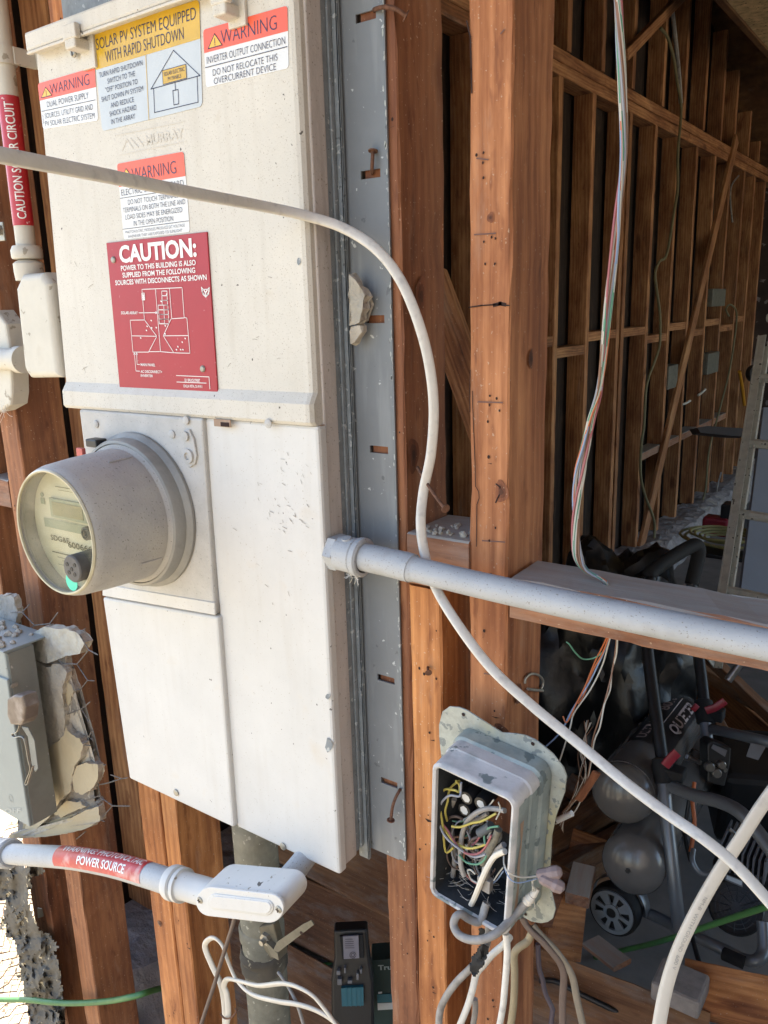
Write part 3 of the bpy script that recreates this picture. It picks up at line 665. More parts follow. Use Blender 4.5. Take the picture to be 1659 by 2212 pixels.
sticker('shutdown_label', [(403, 150), (868, -4), (881, 463), (445, 572)], YS-.0002, 'stickergrey', 'yellowv', .36,
        [(.03, .05, .97, .17, 'SOLAR PV SYSTEM EQUIPPED'), (.11, .20, .86, .32, 'WITH RAPID SHUTDOWN')] +
        [(a, .395+i*.084, b, .395+i*.084+.055, s) for i, (s, a, b) in enumerate(tx)], 'large silver sticker with yellow header and a small house diagram about rapid shutdown', extra=house, bold=-.006)
sticker('warning_label', [(885, 130), (1252, 24), (1257, 297), (897, 382)], YS, 'stickerwhite', 'orange', .40,
        [(.22, .08, .88, .33, 'WARNING'), (.03, .47, .97, .60, 'INVERTER OUTPUT CONNECTION'), (.10, .71, .88, .83, 'DO NOT RELOCATE THIS'), (.11, .86, .86, .98, 'OVERCURRENT DEVICE')],
        'warning sticker with orange header at the top right of the door, about the overcurrent device', [(.01, .655, .99, .65, .0007)], extra=tri(.145, .235, .22, 1.4))
sticker('warning_label', [(510, 714), (800, 660), (827, 1010), (540, 1044)], YS, 'stickerwhite', 'orange', .30,
        [(.22, .08, .88, .25, 'WARNING'), (.03, .335, .97, .42, 'ELECTRIC SHOCK HAZARD'), (.12, .48, .88, .55, 'DO NOT TOUCH TERMINALS'), (.03, .575, .97, .645, 'TERMINALS ON BOTH THE LINE AND'),
         (.06, .67, .92, .74, 'LOAD SIDES MAY BE ENERGIZED'), (.18, .765, .78, .835, 'IN THE OPEN POSITION'), (.04, .885, .94, .925, 'PHOTOVOLTAIC MODULES PRODUCE DC VOLTAGE'), (.07, .945, .9, .985, 'WHENEVER THEY ARE EXPOSED TO SUNLIGHT')],
        'tall warning sticker with orange header just above the red plate, about shock hazard', [(.0, .45, 1, .45, .0006), (.0, .86, 1, .86, .0006)], extra=tri(.14, .16, .16, .85))
def caution(g, ft, o):
    n = (0, 1, 0); wd = .0008; yy = YS-.0016-.0006
    z = lambda x, y: B(*F2(x, y), 'y', yy)
    S = lambda pts, c=False, w_=wd: stroke(g, [z(*p) for p in pts], w_, n, closed=c)
    S([(618, 265), (793, 257), (802, 387), (814, 390), (827, 543), (757, 541), (711, 467), (745, 393), (802, 389)])
    S([(618, 265), (629, 398), (567, 399), (579, 538), (647, 538), (683, 469), (629, 398)])
    S([(573, 467), (683, 469)]); S([(711, 467), (820, 466)]); S([(647, 536), (699, 536), (757, 541)]); S([(677, 264), (699, 536)]); S([(738, 261), (748, 392)])
    for i in range(7):
        x0 = 704+i*.8 if i < 3 else 689+(i-3)*1.5; y0 = 272+i*20.5; x1 = x0+23 if i < 3 else x0+42
        S([(x0, y0), (x1, y0), (x1+1, y0+20), (x0+1, y0+20)], True)
    S([(713, 333), (716, 395)]); S([(693, 395), (716, 395), (717, 413), (695, 414)], True)
    S([(617, 282), (629, 281), (631, 311), (619, 312)], True)
    for p in ((624, 290), (625, 299), (626, 307)): S([p, (p[0]+1, p[1]+1)], w_=.0022)
    S([(605, 367), (685, 366)]); S([(678, 362), (686, 366), (678, 370)])
    for p in ((640, 425), (637, 443), (660, 432), (680, 431), (612, 476), (658, 400), (719, 423), (718, 458), (806, 478), (793, 494), (774, 514), (786, 527), (796, 527), (768, 527), (701, 316), (725, 286)): S([p, (p[0]+1.5, p[1]+1)], w_=.0016)
    S([(595, 540), (597, 591), (608, 592)]); S([(585, 540), (592, 620), (608, 621)]); S([(592, 548), (595, 540), (599, 548)]); S([(582, 548), (585, 540), (589, 548)])
    S([(768, 640), (910, 646), (914, 698)]); S([(770, 668), (898, 673)])
    for s, a in (('SOLAR ARRAY', ((527, 360), (600, 360), (600, 373), (527, 373))), ('MAIN PANEL', ((612, 586), (676, 588), (676, 600), (613, 598))), ('AC DISCONNECT+', ((612, 616), (706, 618), (706, 630), (613, 628))),
                 ('INVERTER', ((613, 634), (666, 636), (666, 647), (613, 645))), ('321 SPRUCE STREET', ((803, 653), (871, 655), (872, 668), (804, 666))), ('CHULA VISTA, CA 91911', ((798, 679), (880, 682), (881, 694), (799, 691)))):
        fm2 = quadmap(*[z(*c) for c in a]); put_text(g, s, fm2, 0, 0, 1, 1, .015)
    # round maker's crest
    S([(878, 257), (883, 285), (896, 297), (908, 284), (911, 258)], w_=.0016); S([(878, 257), (886, 265), (903, 264), (911, 258)]); S([(888, 268), (895, 280), (903, 267)], w_=.0016); S([(895, 280), (896, 292)], w_=.0016); S([(879, 273), (890, 288)], w_=.0012); S([(911, 272), (902, 288)], w_=.0012)
YS2 = YS-.0016
tl, tr, br, bl = [B(*F2(*c), 'y', YS2) for c in ((462, 63), (900, 14), (948, 724), (521, 697))]
g = G(); g.slab([tl, tr, br, bl], (0, .0018, 0), bev=.0004, seg=1); cp = g.obj('caution_plate', M['redplate'], panel, label='dark red engraved plate headed caution with a white roof plan drawing')
ft = quadmap(tl, tr, br, bl, Vector((0, -.0006, 0))); g = G()
for (s0, t0, s1, t1, s, b_) in ((.135, .026, .90, .135, 'CAUTION:', .035), (.14, .157, .885, .190, 'POWER TO THIS BUILDING IS ALSO', .02), (.15, .203, .875, .236, 'SUPPLIED FROM THE FOLLOWING', .02), (.065, .250, .975, .283, 'SOURCES WITH DISCONNECTS AS SHOWN', .02)):
    put_text(g, s, ft, s0, t0, s1, t1, b_)
caution(g, ft, cp); g.obj('lettering', M['inkw'], cp)
for c in ((495, 136), (884, 611)):
    q = B(*F2(*c), 'y', YS2); g = G(); g.lathe((q.x, YS2, q.z), (0, -1, 0), [(.0042, 0), (.0042, .0008), (.003, .0022), (0, .0024)], 16); g.obj('rivet', M['zinc'], cp)

# ================================================================== METER
mc = Vector((-.886, .676, 1.345))
meter = thing('electricity_meter', 'round dusty electricity meter with a yellowed clear face sticking out of the panel', 'electricity meter', mc)
ax = Vector((0, -1, 0))
def LM(prof, name, m, seg=96, par=meter, o=mc, smooth=True):
    g = G(); g.lathe(o, ax, prof, seg, 0, smooth); return g.obj(name, m, par)
LM([(.0, 0), (.106, 0), (.106, .004), (.1015, .009), (.100, .010), (.100, .022), (.098, .026), (.0945, .027), (.094, .018), (0, .018)], 'socket_ring', M['meterring'])
body = LM([(.0925, .02), (.0935, .026), (.0900, .028), (.0885, .030), (.0885, .031), (.0860, .085), (.0832, .118), (.0815, .1245), (.079, .1285), (.0765, .1295), (.0755, .1285), (.0755, .124), (.0775, .122), (.0775, .09), (.084, .03), (.084, .02)], 'cover_barrel', M['meterbody'])
for a0, a1, h0, h1, rr in ((1.15, 1.2, .034, .068, .0884), (-.55, -.52, .034, .066, .0882)):
    g = G(); pts = []
    for h in (h0, h1): pts.append(mc+ax*h+Vector((math.cos(a0), 0, math.sin(a0)))*(rr-.0008*(h > .05)))
    g.tube(pts, .0012, seg=6, sub=1); g.obj('moulded_rib', M['meterbody'], body)
LM([(.0765, .1292), (.0785, .1288), (.0790, .1305), (.0775, .1325), (.0755, .1320), (.0750, .1295)], 'face_rim', M['gold'])
LM([(0, .1262), (.06, .1262), (.0745, .1255), (.0765, .1245), (.0765, .1262), (.0745, .1280), (.06, .1285), (0, .1285)], 'clear_face', M['glass'])
fp = LM([(0, .105), (.0765, .105), (.0765, .108), (0, .108)], 'faceplate', M['faceplate'])
yf = mc.y-.1085
def fc(x, z, dy=0): return Vector((mc.x+x, yf-dy, mc.z+z))
g = G(); g.box(mc.x-.033, mc.x+.052, yf-.004, yf, mc.z+.012, mc.z+.037, bev=.001); g.obj('display_frame', M['facegrey'], fp)
g = G(); g.box(mc.x-.026, mc.x+.036, yf-.0048, yf-.004, mc.z+.016, mc.z+.033); g.obj('display', M['lcd'], fp)
g = G(); g.add([fc(-.055, .008, .0005), fc(.074, .008, .0005), fc(.074, -.004, .0005), fc(-.055, -.004, .0005)], [(0, 1, 2, 3)]); g.obj('grey_band', M['facegrey'], fp)
g = G(); q = quadmap(fc(-.045, -.012, .0006), fc(.05, -.012, .0006), fc(.05, -.06, .0006), fc(-.045, -.06, .0006))
put_text(g, 'SDG&E', q, .0, .02, .42, .17, .02); put_text(g, '6006665', q, .38, .10, .98, .27, .02); stroke(g, [q(0, .5), q(1.0, .5)], .0016, (0, 1, 0)); stroke(g, [q(.1, .62), q(.8, .62)], .0006, (0, 1, 0)); stroke(g, [q(.2, .7), q(.7, .7)], .0006, (0, 1, 0)); stroke(g, [q(.1, .82), q(.6, .82)], .0006, (0, 1, 0))
stroke(g, [fc(-.02, .052, .0006), fc(.035, .052, .0006)], .0008, (0, 1, 0)); stroke(g, [fc(-.015, .048, .0006), fc(.03, .048, .0006)], .0005, (0, 1, 0)); stroke(g, [fc(-.02, -.075, .0006), fc(.02, -.075, .0006)], .0005, (0, 1, 0))
g.obj('face_print', flat('meter_print', '#5c5a48', .6), fp)
g = G(); g.lathe(fc(.0475, .003), ax, [(.0085, 0), (.0085, .012), (.006, .013), (.005, .008), (0, .008)], 24); g.obj('optical_port', M['black'], fp)
g = G(); g.lathe(fc(.044, -.036, -.0), ax, [(0, .0), (.017, 0), (.017, .032), (.0155, .0335), (0, .0335)], 32)
plug = g.obj('reset_plug', surf('dusty_black_knob', '#5b5752', .7, var=.15, scale=60, bump=.2), meter)
g = G()
for a, b in ((-.008, .005), (.007, .006), (-.006, -.005), (.005, -.006), (.0, 0)):
    g.lathe(fc(.044+a, -.036+b, .0334), ax, [(0, .0), (.0026, 0), (.0026, .0008), (.0018, .0008), (0, .0002)], 14)
g.obj('plug_pins', M['black'], plug)
g = G(); g.lathe(Vector((mc.x+.020, mc.y-.1287, mc.z-.060)), ax, [(0, 0), (.0115, 0), (.0115, .0004), (0, .0004)], 32); g.obj('mint_sticker', M['mint'], meter)
g = G(); g.lathe(fc(-.052, .038, .0), ax, [(0, .0), (.003, 0), (.003, .001), (0, .001)], 14); g.box(mc.x-.056, mc.x-.048, yf-.001, yf, mc.z+.026, mc.z+.034); g.obj('face_mark', M['facegrey'], fp)
# ring latch and red seal
g = G(); c = mc+Vector((-.058, 0, .088)); g.box(c.x-.012, c.x+.012, c.y-.026, c.y-.008, c.z-.003, c.z+.008, bev=.002); g.obj('ring_latch', M['black'], meter)
g = G(); c = mc+Vector((-.092, 0, .072)); g.box(c.x-.007, c.x+.007, c.y-.022, c.y-.016, c.z-.007, c.z+.009, bev=.001); g.obj('seal', surf('faded_red_seal', '#b5584e', .5), meter)

# ================================================================== CONDUITS, LEFT
def pipe_dir(p0, p1): return (Vector(p1)-Vector(p0)).normalized()
# vertical conduit beside panel
c0 = Y(51, 486, .705); rad = 20.5*depth(c0)/1755
ca = Y(4, 60, .705); x_ = c0.x
vc = thing('conduit', 'off white vertical conduit with a red caution solar circuit label, left of the panel', 'conduit', (x_, .705, 1.6))
zt = 2.3; zb_ = Y(58, 545, .705).z
dx = (Y(20, 205, .705).x-x_)/(Y(20, 205, .705).z-c0.z)
def vp(z): return Vector((x_+(z-c0.z)*dx*.5, .705, z))
g = G(); g.cyl(vp(zb_), vp(zt), rad, seg=40); g.obj('pipe', M['pipelight'], vc)
za, zb2 = Y(24, 204, .70).z, Y(51, 487, .70).z
a_mid = math.atan2(-.705, -x_)              # face towards the camera
cam_ang = math.atan2((CAM-vp(1.7)).y, (CAM-vp(1.7)).x)
def wrapv(off):
    def m(s, t):                             # s upward along the pipe, t across left -> right
        z = zb2+(za-zb2)*s; an = cam_ang+R_(-62+124*t); r_ = rad+off; c = vp(z)
        return Vector((c.x+r_*math.cos(an), c.y+r_*math.sin(an), z))
    return m
g = G(); m_ = wrapv(.0006); ns, nt2 = 4, 20
vs = [m_(i/ns, j/nt2*1.30-.18) for i in range(ns+1) for j in range(nt2+1)]
g.add(vs, [(i*(nt2+1)+j, i*(nt2+1)+j+1, (i+1)*(nt2+1)+j+1, (i+1)*(nt2+1)+j) for i in range(ns) for j in range(nt2)], 0, True)
lab = g.obj('red_label', M['redlabel'], vc)
g = G(); m2 = wrapv(.0012)
vs, fs = text_fine('CAUTION SOLAR CIRCUIT', .01, 10, 8); g.add([m2(.05+.9*x, .66-.40*y) for x, y in vs], fs); g.obj('lettering', M['inkw'], lab)
g = G()                                      # strap
zc_ = Y(35, 108, .70).z; cc = vp(zc_); g.lathe(cc-Vector((0, 0, .011)), (0, 0, 1), [(rad, 0), (rad+.003, 0), (rad+.003, .022), (rad, .022)], 40)
g.box(cc.x+rad, cc.x+rad+.035, .742, .746, zc_-.011, zc_+.011, bev=.001); g.box(cc.x+rad-.002, cc.x+rad+.004, .71, .744, zc_-.011, zc_+.011, bev=.001); g.obj('strap', M['pipelight'], vc)
# fittings
g = G(); z1 = Y(58, 560, .70).z; z2 = Y(58, 530, .70).z; g.lathe(vp(z1), (0, 0, 1), [(rad, 0), (rad+.007, .001), (rad+.008, .004), (rad+.008, z2-z1-.006), (rad+.005, z2-z1), (rad, z2-z1)], 40)
z1b = Y(62, 590, .70).z; z2b = Y(58, 564, .70).z; g.lathe(vp(z1b), (0, 0, 1), [(rad*.9, -.01), (rad+.006, -.01), (rad+.007, .002), (rad+.007, z2b-z1b-.003), (rad+.003, z2b-z1b), (rad*.6, z2b-z1b+.004)], 40)
g.obj('fitting', M['pipelight'], vc)
def rr_prism(g, pts, d, bev): g.slab(pts, d, bev=bev, seg=4, smooth=True)
g = G(); ll = [(31, 622), (44, 592), (88, 588), (103, 612), (128, 816), (62, 817), (50, 798)]
g.slab([Y(u, v, .682) for u, v in ll], (0, .05, 0), bev=.010, seg=5)
cb = g.obj('conduit_body', M['pipelight'], vc)
a = Y(100, 602, .70); b = Y(130, 817, .70)
g = G(); g.box(min(a.x, b.x)+.002, max(a.x, b.x)+.006, .686, .728, b.z+.002, a.z, bev=.004, seg=3); g.obj('side_cover', M['pipelight'], cb)
g = G(); p = Y(50, 777, .705); q = Y(-40, 790, .705); q = Vector((p.x-.14, .705, p.z)); g.cyl(p, q, .0165, seg=32); g.lathe(p, q-p, [(.0, -.003), (.0205, -.003), (.0205, .012), (.0165, .014)], 32); g.obj('side_stub', M['pipelight'], vc)
# small clamp with bolt on far left
g = G(); p = Y(3, 492, .70); g.box(p.x-.05, p.x+.004, .70, .703, p.z-.018, p.z+.008, bev=.001); g.lathe(p+Vector((-.004, -.0, -.003)), ax, [(.0075, 0), (.0075, .006), (0, .006)], 6); single('pipe_clamp', g, M['zinc'], 'small zinc clamp with a bolt at the left edge beside the caution label', 'clamp')

# second meter / box fragment at left edge (rounded grey enclosure)
g = G(); pts = [(-60, 690), (-10, 670), (12, 700), (22, 760), (25, 850), (22, 875), (-5, 890), (-60, 900)]
g.slab([Y(u, v, .715) for u, v in pts], (0, .03, 0), bev=.004); single('rounded_enclosure', g, M['pipelight'], 'pale rounded enclosure just peeking in at the left edge below the side stub', 'enclosure')

# bottom conduit with warning label
pth = [(-60, 1838, .655), (0, 1843, .65), (60, 1847, .648), (150, 1853, .643), (240, 1868, .636), (320, 1890, .629), (385, 1911, .622)]
bc = thing('conduit', 'bowed grey conduit low on the left with a faded red power source label', 'conduit', Y(200, 1860, .64))
P = [Y(*p) for p in pth]; rb = 23.5*depth(P[3])/1755
g = G(); g.tube(P, rb, seg=32, sub=8); g.obj('pipe', M['pipe'], bc)
def catm(P, s):
    n = len(P)-1; s = min(max(s, 0), .9999)*n; i = int(s); t = s-i
    p0 = P[max(i-1, 0)]; p1 = P[i]; p2 = P[i+1]; p3 = P[min(i+2, n)]
    return .5*((2*p1)+(p2-p0)*t+(2*p0-5*p1+4*p2-p3)*t*t+(3*p1-p0-3*p2+p3)*t**3)
def wrapp(P, r_, s0, s1, a0, a1):
    def m(s, t):
        q = s0+(s1-s0)*s; c = catm(P, q); d = (catm(P, q+.01)-catm(P, q-.01)).normalized()
        v = (CAM-c); v = (v-d*v.dot(d)).normalized(); up = d.cross(v)
        if up.z < 0: up = -up
        a = R_(a0+(a1-a0)*t); return c+v*(r_*math.cos(a))+up*(r_*math.sin(a))
    return m
def wraplabel(P, r_, s0, s1, a0, a1, mat, parent, name='red_label'):
    g = G(); m = wrapp(P, r_, s0, s1, a0, a1); ns, nt2 = 24, 16
    vs = [m(i/ns, j/nt2) for i in range(ns+1) for j in range(nt2+1)]
    g.add(vs, [(i*(nt2+1)+j, i*(nt2+1)+j+1, (i+1)*(nt2+1)+j+1, (i+1)*(nt2+1)+j) for i in range(ns) for j in range(nt2)], 0, True)
    return g.obj(name, mat, parent)
s0, s1 = .475, .845
lab = wraplabel(P, rb+.0006, s0, s1, 88, -50, M['faded'], bc)
g = G(); m = wrapp(P, rb+.0011, s0, s1, 72, -42)
put_text(g, 'WARNING: PHOTOVOLTAIC', m, .06, .04, .96, .36, .01, fine=True); put_text(g, 'POWER SOURCE', m, .26, .50, .80, .84, .02, fine=True); g.obj('lettering', M['inkw'], lab)
g = G(); d = pipe_dir(P[1], P[2])
o_ = Y(12, 1843, .65); g.lathe(o_, d, [(rb+.001, -.04), (rb+.008, -.04), (rb+.009, -.01), (rb+.006, -.004), (rb+.006, .0), (rb+.0035, .001), (rb+.0035, .004), (rb+.008, .005), (rb+.0085, .02), (rb+.005, .024), (rb, .024)], 36)
g.obj('coupling', M['pipe'], bc)
g = G(); o_ = Y(370, 1905, .6245); d = pipe_dir(o_, Y(470, 1934, .630))
g.lathe(o_, d, [(rb, -.001), (rb+.0045, 0), (rb+.006, .004), (rb+.006, .013), (rb+.002, .016), (rb+.002, .018), (rb+.0055, .019), (rb+.0055, .025), (rb+.002, .026), (rb+.001, .028), (rb+.001, .084), (0, .085)], 36); g.obj('connector', M['lb'], bc)
# LB conduit body
lb = thing('conduit_fitting', 'pale oval conduit body with a screwed cover under the panel corner', 'conduit fitting', Y(520, 1940, .62))
def F5(x, y): return (x/2.0160, 1663.4+y/2.016)
def caps(cx0, cy0, cx1, cy1, r, y, n=14, ex=1.0):
    out = []; base = math.atan2(cy1-cy0, cx1-cx0)
    for k in range(n+1): a = base+math.pi/2+math.pi*k/n; out.append((cx0+r*math.cos(a), cy0+r*math.sin(a)*ex))
    for k in range(n+1): a = base-math.pi/2+math.pi*k/n; out.append((cx1+r*math.cos(a), cy1+r*math.sin(a)*ex))
    return [Y(*F5(*p), y) for p in out]
outl = caps(917, 574, 1170, 603, 66, .606)
g = G(); g.slab(outl, (0, .044, .006), bev=.006, seg=4, smooth=True); g.obj('housing', M['lb'], lb)
outl = caps(917, 574, 1170, 603, 64, .602)
g = G(); g.slab(outl, (0, .0035, 0), bev=.0012, seg=2); cv = g.obj('cover', M['white'], lb)
g = G(); g.slab(caps(935, 575, 1155, 602, 34, .600), (0, .002, 0), bev=.0016, seg=3); g.obj('raised_panel', M['lb'], cv)
g = G(); g.slab(caps(938, 577, 1152, 601, 27, .5988), (0, .002, 0), bev=.001, seg=2); g.obj('raised_panel', M['white'], cv)
for c in ((872, 566), (1214, 606)):
    g = G(); q = Y(*F5(*c), .602); g.lathe((q.x, .602, q.z), ax, [(.0048, 0), (.0048, .001), (.003, .0022), (0, .0024)], 16); sc = g.obj('screw', M['zinc'], cv)
    g = G(); g.box(q.x-.003, q.x+.003, .5992, .5996, q.z-.0005, q.z+.0005); g.box(q.x-.0005, q.x+.0005, .5991, .5995, q.z-.003, q.z+.003); g.obj('screw_cross', M['hole'], cv)
a = Y(612, 1905, .648); b2 = Vector((a.x, .705, .91)); g = G(); g.tube([a+Vector((0, -.01, -.004)), a+Vector((0, .03, .004)), Vector((a.x, .697, a.z+.012)), Vector((a.x, .705, a.z+.03)), b2], .0150, seg=24, sub=8, up=(1, 0, 0)); g.lathe(b2-Vector((0, 0, .018)), (0, 0, 1), [(.015, 0), (.019, .002), (.019, .012), (.015, .016)], 24); g.obj('elbow', M['pipe'], lb)

# right conduit (grey) leaving the panel side
rc = thing('conduit', 'long grey conduit crossing the open bays from the panel to the right edge', 'conduit', Y(1100, 1280, .70))
yc = .700; A0 = Y(790, 1204, yc); pr = [(790, 1204), (870, 1222), (890, 1228), (1000, 1255), (1100, 1278), (1300, 1321), (1500, 1362), (1659, 1394), (1780, 1419)]
P = [Y(u, v, yc) for u, v in pr]
def gr(s): return 1.0
ra = 34*depth(P[1])/1755/1.0; rb_ = 29.5*depth(P[4])/1755
g = G(); g.tube([P[0]-Vector((.03, 0, 0))]+P[:2]+[P[2]], ra*.93, seg=40, sub=4); g.tube([P[1].lerp(P[2], -.2)]+P[2:3]+P[3:], rb_, seg=40, sub=8)
g.lathe(P[1], P[2]-P[1], [(ra*.93, 0), (ra*.95, .004), (ra*.88, .012), (rb_, .018)], 40); g.obj('pipe', M['pipe'], rc)
g = G(); d = (P[1]-P[0]).normalized(); o_ = Vector((-.5755, yc, Y(735, 1193, yc).z))
g.lathe(o_, d, [(0, 0), (ra+.0035, .0), (ra+.0045, .002), (ra+.0045, .012), (ra+.002, .014)], 6, smooth=False)
g.lathe(o_, d, [(ra+.003, .012), (ra+.0035, .034), (ra+.002, .036), (ra+.0055, .038), (ra+.0055, .044), (ra+.003, .046), (ra, .046), (ra, .03)], 40)
g.obj('hub', M['pipe'], rc)
g = G(); q = o_+d*.024+Vector((0, -.004, ra+.002)); g.lathe(q, (0, -.2, 1), [(.006, 0), (.006, .002), (0, .0025)], 14); g.obj('set_screw', M['pipe'], rc)

# mast pipe below panel
mp_ = thing('service_pipe', 'thick weathered vertical pipe running down below the panel behind the conduit body', 'pipe', (-.86, .80, 0))
a = Y(545, 1900, .80); t_ = Y(520, 1775, .80); c0 = Y(565, 2000, .80); r_ = 46*depth(c0)/1755; xx = c0.x
g = G(); g.cyl((xx+.004, .80, .02), (xx, .80, .96), r_, seg=40); g.obj('pipe', M['mast'], mp_)
g = G(); z = Y(540, 1775+290, .80).z; g.lathe((xx, .80, Y(560, 2015, .80).z), (0, 0, 1), [(r_, 0), (r_+.002, 0), (r_+.0025, .02), (r_, .024)], 40); g.obj('band', M['mast'], mp_)
g = G(); zz = Y(565, 2110, .78).z; vsn = []
g.lathe((xx, .80, zz), (0, 0, 1), [(r_, 0), (r_+.003, .002), (r_+.0045, .012), (r_+.002, .02), (r_+.005, .03), (r_+.002, .04), (r_, .042)], 28)
for i, v in enumerate(g.v): g.v[i] = v+Vector((random.uniform(-.0014, .0014), random.uniform(-.0014, .0014), random.uniform(-.002, .002)))
g.obj('tape_wrap', M['tar'], mp_)
# ground clamp and bracket
cl = thing('pipe_bracket', 'bent olive metal bracket with a hole clamped on the vertical pipe', 'bracket', Y(600, 2040, .74))
def slabuv(g, pts, y, d, bev=.001, mi=0): g.slab([Y(u, v, y) for u, v in pts], d, bev=bev, mi=mi)
g = G(); slabuv(g, [(558, 2003), (590, 1996), (606, 2060), (585, 2072), (570, 2050)], .745, (0, .012, 0), .002); g.obj('clamp', surf('olive_clamp', '#5f5848', .7, metal=.2, var=.2, scale=60, bump=.4), cl)
g = G(); q = Y(577, 2026, .745); g.lathe(q, ax, [(.010, 0), (.010, .006), (0, .006)], 6); g.cyl(q, q+Vector((0, -.014, 0)), .0045, seg=12); g.obj('bolt', M['zinc'], cl)
g = G(); slabuv(g, [(590, 2052), (600, 2058), (678, 1998), (672, 1988), (655, 1996), (598, 2035)], .735, (.0, .002, .0), .0004); slabuv(g, [(574, 2035), (600, 2060), (602, 2075), (585, 2066)], .735, (.0, .02, .0), .0004); g.obj('arm', surf('olive_bracket', '#6b6556', .65, metal=.2, var=.15, scale=50, bump=.3), cl)
g = G(); q = Y(651, 2016, .7345); g.lathe(q, ax, [(.003, 0), (.003, .0003), (0, .0003)], 12); g.obj('arm_hole', M['hole'], cl)

# ================================================================== DISCONNECT BOX + STUCCO
db = thing('disconnect_switch', 'grey metal disconnect box with a lever handle, cut off at the left edge', 'disconnect switch', (-1.35, .64, .77))
bx, bz0, bz1 = -1.19, .773, 1.088
g = G(); g.box(-1.50, bx, .62, .668, bz0, bz1, bev=.003); bodyo = g.obj('case', M['discbox'], db)
g = G(); g.box(bx-.002, bx+.0015, .624, .668, bz0+.003, bz1-.003); g.obj('side_panel', M['discside'], db)
g = G(); g.box(-1.50, bx+.001, .6165, .622, bz0+.002, bz1-.045, bev=.002); g.obj('door', M['discbox'], db)
g = G(); g.box(-1.50, bx+.002, .617, .70, bz1, bz1+.003, bev=.001); g.obj('top_lip', M['discbox'], db)
fz = lambda u, v: B(u, v, 'y', .6158)
g = G(); q = quadmap(fz(10, 1746), fz(45, 1746), fz(45, 1756), fz(10, 1756)); put_text(g, 'OFF', q, 0, 0, 1, 1, .03)
c = fz(23, 1725); ring = [Vector((c.x+.006*math.cos(k*.6), c.y, c.z+.006*math.sin(k*.6))) for k in range(10)]; stroke(g, ring, .0012, (0, 1, 0), closed=True)
g.obj('embossed_lettering', surf('embossed_enamel', '#969c9a', .5), db)
def DX(u, v, x=-1.186): return B(u, v, 'x', x)
g = G(); hp = [Y(u, v, .598) for u, v in ((14, 1510), (28, 1502), (47, 1504), (53, 1528), (50, 1556), (42, 1568), (22, 1566), (14, 1545))]
g.slab(hp, (0.004, .022, 0), bev=.004, seg=3); g.obj('handle', surf('worn_brown_handle', '#6a5f57', .5, metal=.3, var=.2, scale=40, bump=.3, grime=('#8d8682', 40, .55)), db)
g = G(); pts = [Y(u, v, .603) for u, v in ((43, 1566), (38, 1580), (27, 1585), (32, 1592), (52, 1594), (62, 1640), (66, 1662), (56, 1690), (60, 1693), (68, 1668), (72, 1655))]
g.tube(pts, .0022, seg=8, sub=5, flat=(.0045, .0016)); g.obj('hook', M['zinc'], db)
g = G(); slabuv(g, [(46, 1570), (60, 1592), (68, 1650), (76, 1668), (82, 1660), (74, 1600), (60, 1572)], .625, (0, .002, 0), .0006); g.obj('guide_plate', M['discside'], db)
for u, v in ((33, 1478), (27, 1481)):
    g = G(); q = DX(u, v, -1.1884); g.lathe(q, (1, 0, 0), [(.004, 0), (.004, .0015), (0, .002)], 12); g.obj('screw', M['zinc'], db)
# rubble on top of the box
g = G()
for _ in range(46):
    p = Vector((random.uniform(-1.33, -1.20), random.uniform(.622, .69), bz1+.003)); s = random.uniform(.002, .008)
    bm = bmesh.new(); bmesh.ops.create_icosphere(bm, subdivisions=1, radius=s)
    for v in bm.verts: v.co = v.co*random.uniform(.7, 1.2)+p
    g.bm(bm)
single('stucco_crumbs', g, M['stucco'], 'crumbs of broken stucco lying on top of the grey box', 'rubble', kind='stuff')

def F4(x, y): return (x/3.024, 1261.8+y/3.024)
def chunk(pts, y0, thick_, mats, label, jit=3.0, face=None, group='broken stucco pieces along the torn wall edge', F=F4, tilt=0):
    thick = thick_*.5; poly = []
    for i, (x, yv) in enumerate(pts):
        x2, y2 = pts[(i+1) % len(pts)]; n = max(1, int(math.hypot(x2-x, y2-yv)/22))
        for k in range(n):
            t = k/n; poly.append((x+(x2-x)*t+random.uniform(-jit, jit), yv+(y2-yv)*t+random.uniform(-jit, jit)))
    bm = bmesh.new(); vs = [bm.verts.new(Y(*F(*p), y0+tilt*i*0)) for i, p in enumerate(poly)]
    f = bm.faces.new(vs); r = bmesh.ops.triangulate(bm, faces=[f]); 
    bmesh.ops.subdivide_edges(bm, edges=[e for e in bm.edges if e.calc_length() > .012], cuts=2)
    bmesh.ops.triangulate(bm, faces=bm.faces[:])
    for v in bm.verts: v.co.y += (random.uniform(-1, 1)*.0016 if v.is_boundary else random.uniform(0, .0004))
    top = bm.faces[:]
    r = bmesh.ops.extrude_face_region(bm, geom=top)
    nv = [e for e in r['geom'] if isinstance(e, bmesh.types.BMVert)]
    for v in nv: v.co.y += thick; v.co += Vector((random.uniform(-.003, .003), 0, random.uniform(-.003, .003)))
    bmesh.ops.recalc_face_normals(bm, faces=bm.faces[:])
    g = G(); bm.faces.ensure_lookup_table(); bm.verts.index_update()
    base = len(g.v); g.v += [v.co.copy() for v in bm.verts]
    for fa in bm.faces:
        g.f.append(tuple(v.index for v in fa.verts)); fr = fa.normal.y < -.7; g.m.append(0 if fr else 1); g.sm.append(fr)
    bm.free()
    return g.obj('stucco_piece', mats, None, label=label, cat='stucco piece', group=group)
ST, SF, SW = M['stucco'], M['stuccoface'], M['stuccowhite']
